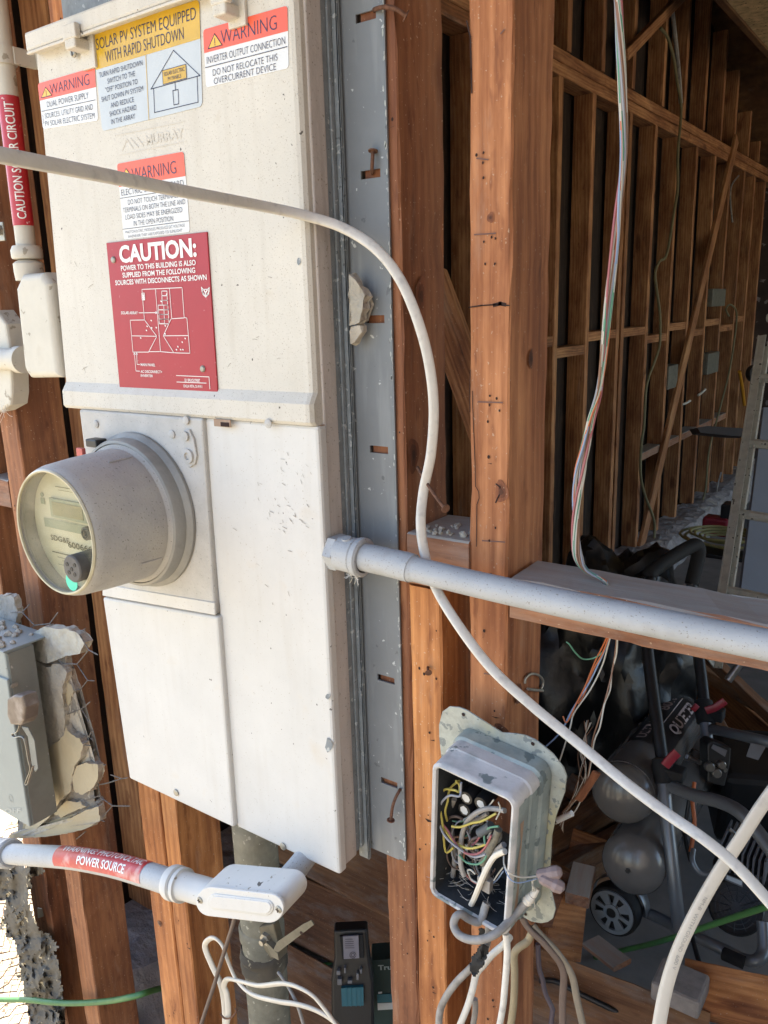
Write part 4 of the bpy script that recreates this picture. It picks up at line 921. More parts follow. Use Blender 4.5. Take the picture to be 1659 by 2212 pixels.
chunk([(100, 420), (300, 400), (420, 470), (440, 560), (470, 650), (490, 700), (455, 780), (425, 860), (450, 930), (470, 985), (545, 1030), (560, 1090), (600, 1150), (640, 1190), (640, 1270), (600, 1330), (560, 1400), (640, 1440), (655, 1500), (560, 1590), (430, 1625), (260, 1650), (120, 1660), (120, 1000)], .7005, .022, [surf('mortar_back', '#807a71', .95, var=.16, scale=40, bump=1, bscale=60, bdist=.008), ST], 'rough grey mortar layer behind the lighter broken pieces', jit=7)
chunk([(60, 390), (190, 330), (290, 280), (350, 290), (440, 290), (520, 330), (555, 375), (520, 455), (430, 470), (370, 495), (310, 520), (270, 510), (195, 465), (150, 430)], .690, .026, [surf('stucco_mixed', '#a8a498', .95, var=.12, scale=30, bump=1, bscale=60, bdist=.008, grime=('#7f7c76', 20, .55)), ST], 'grey broken stucco lump jutting out above the rest, top of the torn edge')
chunk([(170, 480), (215, 485), (300, 545), (330, 545), (345, 520), (400, 530), (437, 580), (415, 650), (400, 740), (425, 850), (420, 985), (330, 1060), (290, 1110), (220, 1110), (190, 800)], .692, .022, [SW, ST], 'long whitish scratch coat piece beside the disconnect box')
chunk([(437, 580), (450, 640), (478, 700), (462, 760), (430, 850), (402, 740), (418, 650)], .699, .014, [SF, ST], 'narrow beige stucco sliver right of the whitish coat')
chunk([(430, 930), (460, 980), (520, 1010), (540, 1050), (520, 1150), (490, 1190), (470, 1260), (460, 1355), (400, 1405), (330, 1515), (240, 1595), (150, 1600), (180, 1300), (290, 1112), (332, 1062), (420, 988)], .688, .024, [SF, ST], 'large smooth beige stucco piece below the whitish coat')
chunk([(500, 1190), (560, 1168), (635, 1180), (640, 1260), (610, 1330), (540, 1375), (480, 1355), (472, 1265)], .690, .022, [SF, ST], 'small squarish beige stucco piece held by the wire')
chunk([(350, 1500), (430, 1418), (520, 1425), (560, 1455), (480, 1487), (400, 1525)], .693, .02, [SF, ST], 'thin beige stucco wedge between two cracks')
chunk([(240, 1640), (400, 1560), (560, 1475), (645, 1452), (652, 1545), (560, 1600), (430, 1632), (255, 1656), (60, 1660), (60, 1640)], .688, .024, [SF, ST], 'lowest beige stucco piece just above the bowed conduit')
chunk([(-30, 85), (70, 72), (92, 92), (113, 200), (100, 270), (40, 320), (-30, 325)], .700, .022, [surf('stucco_grey_piece', '#8a8985', .95, var=.15, scale=40, bump=1, bscale=70, bdist=.008), ST], 'small grey stucco piece at the left edge above the disconnect box')
chunk([(520, 1150), (560, 1085), (595, 1150), (570, 1165), (505, 1188)], .70, .016, [ST, ST], 'little dark grey stucco bit behind the wire ends')
chunk([(250, 1610), (360, 1530), (470, 1490), (560, 1450), (600, 1440), (640, 1452), (540, 1480), (400, 1556), (300, 1610), (240, 1650), (150, 1660)], .706, .012, [ST, ST], 'rough grey mortar exposed in the crack above the lowest piece')
# chunk stuck to the flange
def F3(x, y): return (x/2.016, (900+y/1.106)/1.8228)
chunk([(1520, 200), (1550, 225), (1585, 290), (1575, 350), (1565, 410), (1525, 420)], .722, .022, [surf('stucco_flange', '#a59f92', .95, var=.12, scale=40, bump=1, bscale=80, bdist=.006), ST], 'whitish stucco scab stuck on the grey flange, upper one', F=F3, group='stucco scabs on the flange', jit=4)
chunk([(1525, 425), (1568, 418), (1572, 450), (1540, 500), (1527, 500)], .725, .018, [ST, ST], 'smaller stucco scab stuck on the grey flange right under the upper one', F=F3, group='stucco scabs on the flange', jit=4)
chunk([(1575, 290), (1605, 270), (1615, 330), (1600, 390), (1578, 410)], .738, .006, [surf('mortar_smear', '#87837f', .95, var=.15, scale=40, bump=1, bscale=80), ST], 'thin grey mortar smear on the flange right of the stucco scab', F=F3, group='stucco scabs on the flange', jit=5)
# chicken wire
wires = [[(70, 185), (145, 183), (195, 130)], [(145, 183), (225, 268)], [(200, 290), (225, 268), (325, 258), (380, 183)], [(325, 258), (365, 295)], [(480, 325), (515, 325), (558, 290)], [(520, 330), (580, 430), (640, 462)], [(580, 430), (503, 523), (405, 520)],
 [(503, 523), (572, 628), (618, 632)], [(572, 628), (525, 690), (470, 690)], [(525, 690), (538, 752)], [(440, 850), (532, 815), (590, 768)], [(532, 815), (583, 900)], [(500, 1003), (580, 995), (602, 955)], [(580, 995), (612, 1022)],
 [(530, 1048), (595, 1055)], [(570, 1055), (575, 1100), (600, 1150), (618, 1075)], [(600, 1130), (640, 1180), (692, 1180)], [(600, 1320), (700, 1300), (795, 1270), (835, 1265)], [(795, 1270), (722, 1245)], [(640, 1300), (655, 1380), (545, 1418)], [(655, 1380), (680, 1395)],
 [(655, 1390), (735, 1448), (850, 1450)], [(735, 1448), (655, 1540), (685, 1552)], [(500, 1665), (560, 1615)], [(655, 1180), (650, 1290)], [(405, 520), (380, 490)]]
cwt = thing('chicken_wire', 'bent ends of hexagonal wire netting sticking out of the broken stucco edge', 'wire netting', Y(220, 1500, .70))
for wr in wires:
    g = G(); yy = .698+random.uniform(-.008, .006)
    pts = [Y(*F4(*p), yy+random.uniform(-.004, .004)) for p in wr]
    for s in (-1, 1):
        pp = []
        for a, b in zip(pts, pts[1:]):
            n = max(3, int((b-a).length/.004))
            for k in range(n): 
                t = k/n; an = k*1.6*1+s*1.57; pp.append(a.lerp(b, t)+Vector((0, math.cos(an), math.sin(an)))*.0006)
        pp.append(pts[-1]); g.tube(pp, .0007, seg=5, sub=1)
    g.obj('wire_strand', M['mesh'], cwt)
# torn tar paper, lower left
def inside(poly, x, y):
    c = False; n = len(poly)
    for i in range(n):
        (x1, y1), (x2, y2) = poly[i], poly[(i+1) % n]
        if (y1 > y) != (y2 > y) and x < (x2-x1)*(y-y1)/(y2-y1)+x1: c = not c
    return c
from mathutils import noise as mnoise
def F6(x, y): return (x/5.508, 1810.4+y/5.508)
def crumple(name, poly, y0, amp, step, mat, label, cat, F, group=None, thick=.0006, sc=1.0, bulge=0):
    xs = [p[0] for p in poly]; ys_ = [p[1] for p in poly]; idx = {}; vs = []; fs = []
    def vid(i, j):
        if (i, j) not in idx:
            x = min(xs)+i*step; y = min(ys_)+j*step; jx = random.uniform(-.3, .3)*step; jy = random.uniform(-.3, .3)*step
            d = mnoise.noise(Vector((x*.006*sc, y*.004*sc, y0*9)))*amp*1.2+abs(mnoise.noise(Vector((x*.013*sc, y*.009*sc, 3))))*amp*.8+random.uniform(-.05, .05)*amp
            idx[(i, j)] = len(vs); vs.append(Y(*F(x+jx, y+jy), y0+d))
        return idx[(i, j)]
    for i in range(int((max(xs)-min(xs))/step)+1):
        for j in range(int((max(ys_)-min(ys_))/step)+1):
            if inside(poly, min(xs)+(i+.5)*step, min(ys_)+(j+.5)*step):
                a, b, c, d = vid(i, j), vid(i+1, j), vid(i+1, j+1), vid(i, j+1); fs += [(a, b, c), (a, c, d)] if random.random() < .5 else [(a, b, d), (b, c, d)]
    bm = bmesh.new(); bv = [bm.verts.new(v) for v in vs]
    for f in fs: bm.faces.new([bv[k] for k in f])
    bmesh.ops.recalc_face_normals(bm, faces=bm.faces[:])
    r = bmesh.ops.extrude_face_region(bm, geom=bm.faces[:])
    for e in r['geom']:
        if isinstance(e, bmesh.types.BMVert): e.co.y += thick
    bmesh.ops.recalc_face_normals(bm, faces=bm.faces[:])
    g = G(); g.bm(bm, smooth=True); return single(name, g, mat, label, cat, group)
crumple('torn_felt', [(-60, 300), (300, 340), (500, 330), (550, 400), (430, 460), (350, 480), (390, 590), (340, 620), (330, 760), (400, 960), (470, 1110), (600, 1150), (690, 1300), (640, 1350), (690, 1470), (740, 1800), (790, 2260), (370, 2260), (300, 1900), (230, 1500), (200, 1320), (170, 1200), (60, 1170), (80, 1000), (0, 1080), (80, 760), (-60, 720)], .724, .018, 26, M['tar'],
        'ragged strip of torn grey tar paper hanging down the lower left corner', 'tar paper', F6)
crumple('torn_felt', [(520, 1990), (640, 2030), (700, 2100), (730, 2260), (540, 2260)], .712, .014, 20, M['tar'], 'small curled flap of tar paper at the bottom left, in front of the long strip', 'tar paper', F6)
# sunlit pale rubble ground outside the corner, with loose wire
g = G()
for _ in range(160):
    p = Vector((random.uniform(-2.9, -1.62), random.uniform(.3, 2.4), -.03)); s = random.uniform(.01, .05)
    bm = bmesh.new(); bmesh.ops.create_icosphere(bm, subdivisions=1, radius=s)
    for v in bm.verts: v.co = Vector((v.co.x*random.uniform(.7, 1.3), v.co.y*random.uniform(.7, 1.3), v.co.z*random.uniform(.3, .6)))+p
    g.bm(bm)
single('rubble', g, M['ground'], 'sunlit broken stucco rubble on the pale ground outside the corner', 'rubble', kind='stuff')
g = G()
for i in range(26):
    x = -2.3+i*.03; pts = [Vector((x+(.012 if k % 2 else -.012)+random.uniform(-.01, .01), .55+k*.026, .03+.06*abs(mnoise.noise(Vector((x*2, k*.05, 0)))))) for k in range(40)]
    g.tube(pts, .0018, seg=4, sub=1)
single('lath_sheet', g, surf('rusty_lath', '#5c3a2a', .8, var=.2), 'rusty wire lath lying on the sunlit ground by the corner', 'wire netting')

# ================================================================== PHONE WIRING BOX (hangs tilted)
OC = Vector((-.3675, .6495, 1.0435)); RO = (Matrix.Rotation(R_(-2.5), 3, 'Z') @ Matrix.Rotation(R_(4.1), 3, 'X') @ Matrix.Rotation(R_(5.2), 3, 'Y'))
def OL(x, y, z): return OC+RO @ Vector((x, y, z))
RN = RO @ Vector((0, 1, 0))
def OP(u, v, ly):                            # pixel ray on the box's own plane y = ly
    d = ray(u, v); return CAM+d*(((OC+RN*ly)-CAM).dot(RN)/d.dot(RN))
def F7(x, y): return ((1500+x/2.074)/1.8228, (2600+y/2.074)/1.8228)
def F8(x, y): return ((1650+x/2.212)/1.8228, (3400+y/2.212)/1.8228)
ob = thing('wiring_box', 'weathered open zinc wiring box with a wavy mounting plate, full of tangled wires', 'junction box', OL(0, .04, 0))
bw, bh = .0505, .0915
def rloop(inset, y, r, n=6):
    a, b = bw-inset, bh-inset; out = []
    for cx, cz, a0 in ((a-r, b-r, 0), (-a+r, b-r, 90), (-a+r, -b+r, 180), (a-r, -b+r, 270)):
        for k in range(n+1): t = R_(a0+90*k/n); out.append(OL(cx+r*math.cos(t), y, cz+r*math.sin(t)))
    return out
loops = [(.0065, .066, .006), (.0065, .004, .006), (.0055, .0005, .007), (.003, -.0005, .010), (.0005, .002, .012), (0, .006, .013), (-.0005, .028, .013), (-.002, .030, .014), (-.002, .046, .014), (-.0045, .049, .015), (-.005, .066, .016)]
g = G(); LP = [rloop(*l) for l in loops]; n = len(LP[0])
for i, lp in enumerate(LP):
    for k, p in enumerate(lp): g.v.append(p+RO @ Vector((random.uniform(-.0003, .0003), 0, random.uniform(-.0003, .0003))))
for i in range(len(LP)-1):
    for k in range(n):
        k2 = (k+1) % n; g.f.append((i*n+k, i*n+k2, (i+1)*n+k2, (i+1)*n+k)); g.sm.append(True)
        top = LP[i][k].z > OC.z+.07
        g.m.append(2 if i == 0 else (0 if (i < 5 or (top and i < 8)) else 1))
g.f.append(tuple(range(n))); g.m.append(2); g.sm.append(False)
g.obj('casing', [M['boxpaint'], M['boxzinc'], M['boxin']], ob)
g = G(); pl = [(475, 640), (472, 530), (500, 420), (560, 378), (640, 385), (700, 408), (870, 518), (985, 592), (1100, 600), (1180, 615), (1260, 650), (1400, 762), (1490, 880), (1515, 950), (1500, 1080), (1430, 1270), (1395, 1430), (1385, 1600), (1378, 1700), (1395, 1860)]
pl = [F7(*p) for p in pl]+[F8(*p) for p in ((1150, 235), (1187, 400), (1165, 480), (1120, 512), (1060, 522), (980, 508), (905, 468), (700, 400), (300, 100))]
g.slab([OP(u, v, .067) for u, v in pl], RN*.0018, bev=.0004, seg=1); o = g.obj('mounting_plate', M['boxyellow'], ob)
for p in (F7(673, 443), F7(1240, 682), F8(925, 440)):
    g = G(); c = OP(*p, .0664); g.lathe(c, -RN, [(.0022, 0), (.0022, .0002), (0, .0002)], 12); g.obj('plate_hole', M['hole'], o)
g = G(); pt = [(1065, 1240), (1100, 1245), (1112, 1290), (1105, 1500), (1100, 1900), (1085, 2300), (1070, 2300), (1078, 1800), (1070, 1500)]
xs_ = bw+.0007
g.add([OL(xs_, .010+.004*(i % 2), z) for i, z in enumerate((.055, .03, 0, -.03, -.06, -.08))]+[OL(xs_, .016+.003*((i*7) % 3)/3, z) for i, z in enumerate((-.08, -.06, -.03, 0, .03, .055))], [tuple(range(12))]); g.obj('bare_primer', M['peel'], ob)
# terminals and cable clamps inside
g = G()
term = []
for p in ((695, 1125), (680, 1225), (812, 1172), (790, 1292)):
    c = OP(*F7(*p), .030)
    tg = G(); tg.lathe(c+RN*.03, -RN, [(0, 0), (.0085, 0), (.0085, .028), (.0075, .030), (0, .030)], 20); tm = tg.obj('terminal_cap', M['black'], ob)
    tg = G(); pts = [c-RN*.0004+RO @ Vector((.0052*math.cos(k*.9)*random.uniform(.8, 1.15), 0, .0056*math.sin(k*.9)*random.uniform(.8, 1.1))) for k in range(7)]
    tg.add(pts, [tuple(range(7))]); tg.obj('paint_fleck', M['stickerwhite'], tm)
g = G(); g.box(-.032, .034, .052, .064, -.005, .045, M=Matrix.Translation(OC) @ RO.to_4x4()); g.obj('terminal_board', M['studdark'], ob)
for p, r in (((590, 1955), .0075), ((685, 2010), .0065)):
    c = OP(*F7(*p), .02); tg = G(); tg.lathe(c, RO @ Vector((.1, -.5, -.7)), [(0, -.02), (r*.8, -.02), (r*.8, -.006), (r, -.005), (r, .004), (r*.7, .005), (0, .005)], 20); tg.obj('cable_clamp', surf('tarnished_brass', '#5b5142', .6, metal=.4, var=.2), ob)
# tangled wires inside
def WP(F, pts, ly0, amp=.006): 
    return [OP(*F(*p), ly0+amp*math.sin(i*1.7)) for i, p in enumerate(pts)]
ins = [('yellow', .0013, [(640, 985), (565, 1045), (545, 1150), (525, 1230), (540, 1310)], .02), ('yellow', .0013, [(612, 985), (640, 1015), (638, 1072), (600, 1060), (520, 1055), (490, 1120), (480, 1190), (505, 1350), (528, 1560), (592, 1530)], .014),
 ('yellow', .0013, [(575, 1355), (650, 1360), (740, 1330), (830, 1310), (940, 1250)], .012), ('yellow', .0013, [(495, 1330), (560, 1440), (640, 1510), (740, 1535), (860, 1500), (930, 1450)], .014),
 ('wgreen', .0011, [(640, 1590), (700, 1650), (790, 1665), (850, 1620), (872, 1540)], .014), ('wgreen', .0011, [(850, 1500), (845, 1420), (880, 1370), (960, 1355)], .014), ('wgreen', .0009, [(720, 1360), (735, 1400), (690, 1440)], .03), ('wgreen', .0009, [(580, 1310), (640, 1320), (700, 1300)], .03),
 ('wred', .0012, [(480, 1310), (540, 1380), (600, 1480), (680, 1568), (780, 1582), (850, 1530), (900, 1430)], .012), ('wred', .0011, [(530, 1105), (470, 1150), (465, 1230)], .02), ('wred', .001, [(820, 1420), (780, 1480), (740, 1510)], .02),
 ('wgrey', .0013, [(655, 1000), (652, 1060), (640, 1110), (560, 1105), (490, 1170), (468, 1290), (520, 1430), (640, 1540), (760, 1605), (855, 1585)], .010), ('wgrey', .0011, [(700, 1390), (745, 1500), (735, 1530), (690, 1545)], .024), ('wgrey', .0013, [(490, 1180), (520, 1260), (500, 1380), (560, 1480)], .02),
 ('cablegrey', .0028, [(1012, 1228), (930, 1212), (850, 1215), (760, 1260), (690, 1340), (655, 1480), (650, 1650), (680, 1760)], .018), ('cablegrey', .0030, [(600, 1130), (565, 1250), (590, 1500), (600, 1650), (575, 1830)], .034), ('cablegrey', .0022, [(870, 1250), (780, 1300), (700, 1310)], .024),
 ('cable', .0032, [(1012, 1560), (930, 1600), (870, 1690), (820, 1800), (760, 1950), (690, 2080)], .010), ('cablegrey', .0032, [(1005, 1505), (905, 1590), (850, 1700), (850, 1790)], .016), ('wwhite', .0010, [(715, 1745), (710, 1715), (735, 1712), (770, 1745)], .016), ('wwhite', .0010, [(715, 1740), (740, 1790), (790, 1820)], .018),
 ('wwhite', .0008, [(1000, 1690), (960, 1740), (920, 1800)], .018), ('wblue', .0008, [(1000, 1720), (950, 1790), (900, 1830)], .02), ('wred', .0009, [(690, 1740), (740, 1800), (800, 1830)], .02), ('wwhite', .0008, [(920, 1140), (890, 1180), (870, 1200)], .02), ('wwhite', .0008, [(960, 1160), (975, 1220), (940, 1300)], .015)]
for i in range(16):
    a0 = random.uniform(0, 6.3); cx_, cy_ = random.uniform(600, 860), random.uniform(1350, 1720); rx_, ry_ = random.uniform(60, 150), random.uniform(60, 190)
    ins.append((random.choice(['cablegrey', 'wgrey', 'wbrown', 'cablebrown', 'wwhite']), random.choice([.0009, .0012, .0016]), [(min(max(cx_+rx_*math.cos(a0+k*.6), 480), 975), min(max(cy_+ry_*math.sin(a0+k*.6), 1150+(cx_-480)*.3), 1850)) for k in range(random.randint(4, 7))], random.uniform(.022, .045)))
for m, r, pts, ly in ins:
    g = G(); g.tube(WP(F7, pts, ly, .003), r, seg=8, sub=6); g.obj('wire', M[m], ob)
g = G(); g.tube(WP(F7, [(960, 1380), (940, 1440), (900, 1520), (830, 1660)], .016, 0), .0042, seg=12, sub=4); g.obj('wire_sheath', surf('woven_grey_sheath', '#6f6a5c', .8, var=.25, scale=120, bump=.6), ob)
g = G(); g.tube(WP(F7, [(805, 1410), (870, 1370), (900, 1350)], .018, 0), .005, seg=12, sub=4); g.obj('wire_splice', surf('grey_splice', '#4e5357', .7), ob)
g = G(); g.box(-.004, .012, .012, .02, -.062, -.045, bev=.001, M=Matrix.Translation(OL(.008, 0, .004)) @ RO.to_4x4()); g.box(.002, .008, .014, .02, -.05, -.030, bev=.001, M=Matrix.Translation(OL(.008, 0, .004)) @ RO.to_4x4()); g.obj('connector_block', M['cablegrey'], ob)
# dust webs at the bottom
g = G()
for _ in range(60):
    x = random.uniform(-.04, .04); z = random.uniform(-.084, -.055); a = OL(x, random.uniform(.01, .05), z); b = a+Vector((random.uniform(-.02, .02), random.uniform(-.01, .01), random.uniform(-.008, .012)))
    g.tube([a, (a+b)/2+Vector((0, 0, -.002)), b], .00022, seg=3, sub=2)
g.obj('dust_web', M['cablegrey'], ob, kind='stuff')

# cable loop out of the box, ending with tied string
def cab(name, F, pts, r, m, label, cat='cable', group=None, flat=None, ys_=None, up=None, T_=False, sub=8, seg=12):
    P = []
    for i, p in enumerate(pts):
        u, v = F(p[0], p[1]) if F else (p[0], p[1]); P.append(T(u, v, p[2]) if T_ else Y(u, v, p[2]))
    g = G(); g.tube(P, r, seg=seg if not flat else 16, sub=sub, flat=flat, up=up); return single(name, g, M[m] if isinstance(m, str) else m, label, cat, group)
lp = [(590, 340, .668), (570, 400, .665), (550, 470, .66), (510, 510, .655), (430, 480, .65), (370, 442, .645), (322, 465, .64), (303, 540, .636), (350, 622, .632), (450, 664, .63), (570, 655, .632), (700, 588, .642), (850, 430, .665), (950, 320, .672), (990, 275, .674)]
cl_ = thing('cable', 'dirty grey cable looping from the wiring box to two purple wire nuts', 'cable', Y(*F8(450, 664), .63))
P = [Y(*F8(a, b), c) for a, b, c in lp]; g = G(); g.tube(P, .0044, seg=14, sub=8); g.obj('jacket', M['cablegrey'], cl_)
g = G(); d = (P[-1]-P[-2]).normalized(); g.lathe(P[-1]-d*.012, d, [(.0048, 0), (.0056, .002), (.005, .004), (.0058, .006), (.0048, .008), (.004, .014), (.002, .022)], 16); g.obj('string_tie', M['cable'], cl_)
g = G(); g.tube([P[-1], Y(*F8(992, 200), .672), Y(*F8(990, 150), .668), Y(*F8(1022, 132), .664)], .0011, seg=6); g.tube([P[-1], Y(*F8(1010, 230), .672), Y(*F8(985, 190), .668)], .0008, seg=6); g.tube([P[-1], Y(*F8(1002, 330), .672), Y(*F8(1010, 395), .675)], .0005, seg=5); g.obj('bare_conductor', M['wwhite'], cl_)
g = G(); g.tube([Y(*F8(*p), y) for p, y in (((738, -60), .655), ((742, 10), .645), ((775, 70), .640), ((860, 115), .645), ((960, 118), .655), ((1040, 105), .662))], .0009, seg=6); g.obj('thin_wire', M['wwhite'], cl_)
g = G(); g.tube([Y(*F8(*p), y) for p, y in (((736, -10), .655), ((760, 80), .645), ((810, 150), .640), ((880, 168), .645), ((980, 145), .655), ((1040, 128), .662))], .0006, seg=6); g.obj('thin_wire', M['wblue'], cl_)
g = G(); a = Y(*F8(1040, 100), .662); b = Y(*F8(1195, 75), .668); g.lathe(a, b-a, [(.002, -.002), (.0055, 0), (.0062, .004), (.0060, .010), (.007, .015), (.0065, .021), (.004, .024), (0, .025)], 8, smooth=False); g.obj('wire_nut', M['wirenut'], cl_)
g = G(); a = Y(*F8(1060, 120), .660); b = Y(*F8(1200, 190), .664); g.lathe(a, b-a, [(.002, -.002), (.0055, 0), (.0065, .004), (.0062, .012), (.0075, .016), (.006, .023), (0, .026)], 8, smooth=False); g.obj('wire_nut', M['wirenut'], cl_)
# cables hanging below
HG = 'cables hanging under the wiring box'
cab('cable', F8, [(610, 545, .68), (598, 640, .676), (575, 740, .672), (480, 880, .668), (330, 1030, .666), (230, 1170, .665), (180, 1300, .664), (172, 1470, .664)], .0042, 'cablegrey', 'grey cable curving down left from the wiring box through a torn black sleeve', group=HG)
cab('cable', F8, [(790, 640, .70), (745, 700, .70), (640, 790, .695), (560, 885, .69), (500, 960, .685), (465, 1100, .68), (420, 1250, .68), (330, 1470, .68)], .0040, 'cabledirty', 'spattered whitish cable running down left behind the torn black sleeve', group=HG)
cab('cable', F8, [(755, 610, .66), (768, 740, .66), (762, 900, .66), (745, 1100, .662), (730, 1250, .664), (690, 1470, .666)], .0037, 'cabledirty', 'clean white cable hanging almost straight from the box corner', group=HG)
cab('cable', F8, [(1000, 560, .745), (960, 650, .742), (930, 690, .738), (860, 740, .732), (828, 800, .73), (832, 950, .73), (825, 1200, .73), (790, 1470, .73)], .0045, surf('tan_cable', '#9a8c70', .6, var=.1, scale=60, bump=.2), 'tan cable kinked at the top and hanging beside the white one', group=HG)
cab('cable', F8, [(900, 470, .742), (930, 530, .742), (990, 600, .74), (1080, 685, .74), (1180, 800, .742), (1235, 880, .745), (1262, 980, .748), (1250, 1180, .75), (1250, 1470, .75)], .0045, 'cablebrown', 'brownish flat cable, left of the pair swinging right below the mounting plate', group=HG, flat=(.0085, .005), up=(0, -1, 0))
cab('cable', F8, [(990, 540, .744), (1060, 620, .744), (1180, 745, .744), (1280, 880, .748), (1340, 1000, .75), (1375, 1180, .752), (1440, 1470, .755)], .0045, surf('grey_brown_cable', '#7a7062', .6, var=.12, scale=60, bump=.2), 'grey brown flat cable, right of the pair swinging right below the mounting plate', group=HG, flat=(.0085, .005), up=(0, -1, 0))
cab('cable', F8, [(1035, 700, .80), (1045, 900, .80), (1075, 1010, .80), (1100, 1130, .80), (1160, 1260, .80), (1160, 1300, .80), (1140, 1470, .80)], .0032, surf('dark_mauve_cable', '#524850', .6, var=.12), 'thin dark mauve cable with a sharp kink near the bottom', group=HG)
cab('cable', F8, [(485, 1180, .70), (490, 1280, .70), (460, 1470, .70)], .0035, 'cablegrey', 'short grey cable end peeping out between the two left cables at the bottom edge', group=HG)
crumple('torn_sleeve', [(520, 570), (560, 575), (570, 700), (605, 745), (570, 870), (500, 965), (470, 985), (440, 930), (455, 820), (530, 730)], .660, .008, 16, M['blackmat'], 'torn black rubber sleeve around the cable under the wiring box', 'rubber sleeve', F8, thick=.0015)

# ================================================================== BIG FRONT CABLES
FR = tuple(-_f)
mp = [(-90, 318, .50), (0, 335, .52), (200, 374, .60), (400, 414, .70), (560, 444, .80), (660, 466, .835), (740, 492, .84), (810, 536, .832), (862, 600, .83), (900, 685, .832), (926, 780, .842), (937, 880, .855), (931, 980, .87), (915, 1060, .885), (909, 1130, .885), (917, 1195, .890), (938, 1262, .885), (985, 1343, .872), (1060, 1442, .862), (1150, 1525, .852), (1250, 1607, .835), (1350, 1690, .81), (1440, 1757, .79), (1520, 1812, .77), (1590, 1870, .76), (1659, 1945, .75), (1740, 2040, .74)]
cab('cable', None, mp, .005, 'cabledirty', 'long white flat cable sweeping over the panel and down past the posts', flat=(.0110, .0062), up=FR, T_=True, sub=10, group=None)
wide = cab('cable', None, [(1760, 1590, .86), (1659, 1722, .86), (1600, 1812, .86), (1548, 1892, .86), (1503, 1972, .86), (1466, 2050, .86), (1440, 2130, .86), (1424, 2212, .86), (1412, 2300, .86)], .006, 'cable', 'wide white flat cable at the lower right edge, passing behind the long one', flat=(.0146, .006), up=FR, T_=True, sub=10)
g = G(); Pc = [T(1525, 1932, .8598), T(1503, 1971, .8598), T(1482, 2016, .8598), T(1466, 2052, .8598), T(1452, 2095, .8598)]
def cm(s, t):
    c = catm(Pc, s); d = (catm(Pc, min(s+.02, 1))-catm(Pc, s-.02)).normalized(); n = Vector(FR); sd = d.cross(n).normalized()
    return c+n*.0034+sd*(t-.5)*.0042
vs, fs = text_geo('NM-B  WITH GROUND  600 V', -.01); g.add([cm(.04+.92*x, 1-y) for x, y in vs], fs); g.obj('printing', flat('faint_print', '#98948c'), wide)
# a wisp of frayed wires hanging behind the wiring box
fw_ = thing('frayed_wires', 'pale frayed thin wires hanging behind the right side of the wiring box', 'wires', Y(1240, 1700, .83))
for i in range(7):
    pts = [(1262+i*3, 1560+random.uniform(-10, 10)), (1268-i*3, 1620), (1262+random.uniform(-10, 10), 1668), (1240+i*4, 1710), (1222+random.uniform(-8, 8), 1752), (1205+i*2, 1775+i*4)]
    g = G(); g.tube([Y(u, v, .82+.004*i) for u, v in pts], .00045, seg=5, sub=5); g.obj('wire', M['wwhite' if i % 3 else 'wbrown'], fw_)

# cables at the bottom centre
BG = 'white cables looped round the vertical pipe'
cab('cable', None, [(484, 2270, .735), (486, 2190, .735), (478, 2130, .735), (458, 2085, .733), (444, 2050, .731), (446, 2034, .73), (462, 2026, .73), (480, 2042, .73), (494, 2080, .728), (512, 2118, .725), (545, 2148, .72), (600, 2163, .718), (645, 2170, .72), (690, 2186, .725), (730, 2215, .73), (770, 2270, .73)], .005, 'cable', 'white cable rising into a narrow loop at the top before crossing the vertical pipe', group=BG, flat=(.0095, .0055), up=FR)
cab('cable', None, [(470, 2280, .728), (492, 2200, .728), (490, 2150, .728), (484, 2130, .727), (492, 2115, .725), (520, 2120, .722), (560, 2129, .716), (618, 2125, .714), (668, 2145, .716), (700, 2178, .72), (745, 2240, .724)], .005, 'cable', 'white cable bending sharply beside the loop and arching over the vertical pipe', group=BG, flat=(.0095, .0055), up=FR)
cab('cable', None, [(512, 1960, .66), (503, 1998, .70), (480, 2070, .712), (462, 2130, .715), (442, 2190, .716), (420, 2260, .716)], .0033, 'cablebrown', 'thin brown cable slanting down to the left from under the conduit body')
cab('cable', None, [(601, 2100, .742), (622, 2130, .735), (640, 2165, .728), (652, 2200, .726), (668, 2260, .726)], .0026, 'cablegrey', 'thin grey cable curving down from the pipe bracket')
g = G(); g.tube([Y(u, v, .722) for u, v in ((476, 2190), (486, 2200), (500, 2198), (510, 2185), (508, 2178))], .0014, seg=6); single('twist_tie', g, M['rust'], 'short rusty wire tie hooked on the white cables at the bottom', 'wire tie')
# green cord
cab('extension_cord', None, [(-60, 2157, .70), (0, 2159, .70), (60, 2160, .705), (110, 2165, .715), (160, 2167, .728), (230, 2163, .742), (290, 2152, .748), (340, 2137, .80), (420, 2118, 1.0), (520, 2104, 1.2), (620, 2091, 1.25), (720, 2083, 1.3), (840, 2080, 1.5), (1000, 2086, 1.6), (1172, 2088, 1.75), (1260, 2075, 1.70), (1341, 2054, 1.62), (1410, 2038, 1.55), (1470, 2020, 1.5), (1560, 1990, 1.4), (1659, 1957, 1.3), (1760, 1920, 1.25)], .0058, 'rope', 'green extension cord running low across the whole scene behind the posts', 'cord')

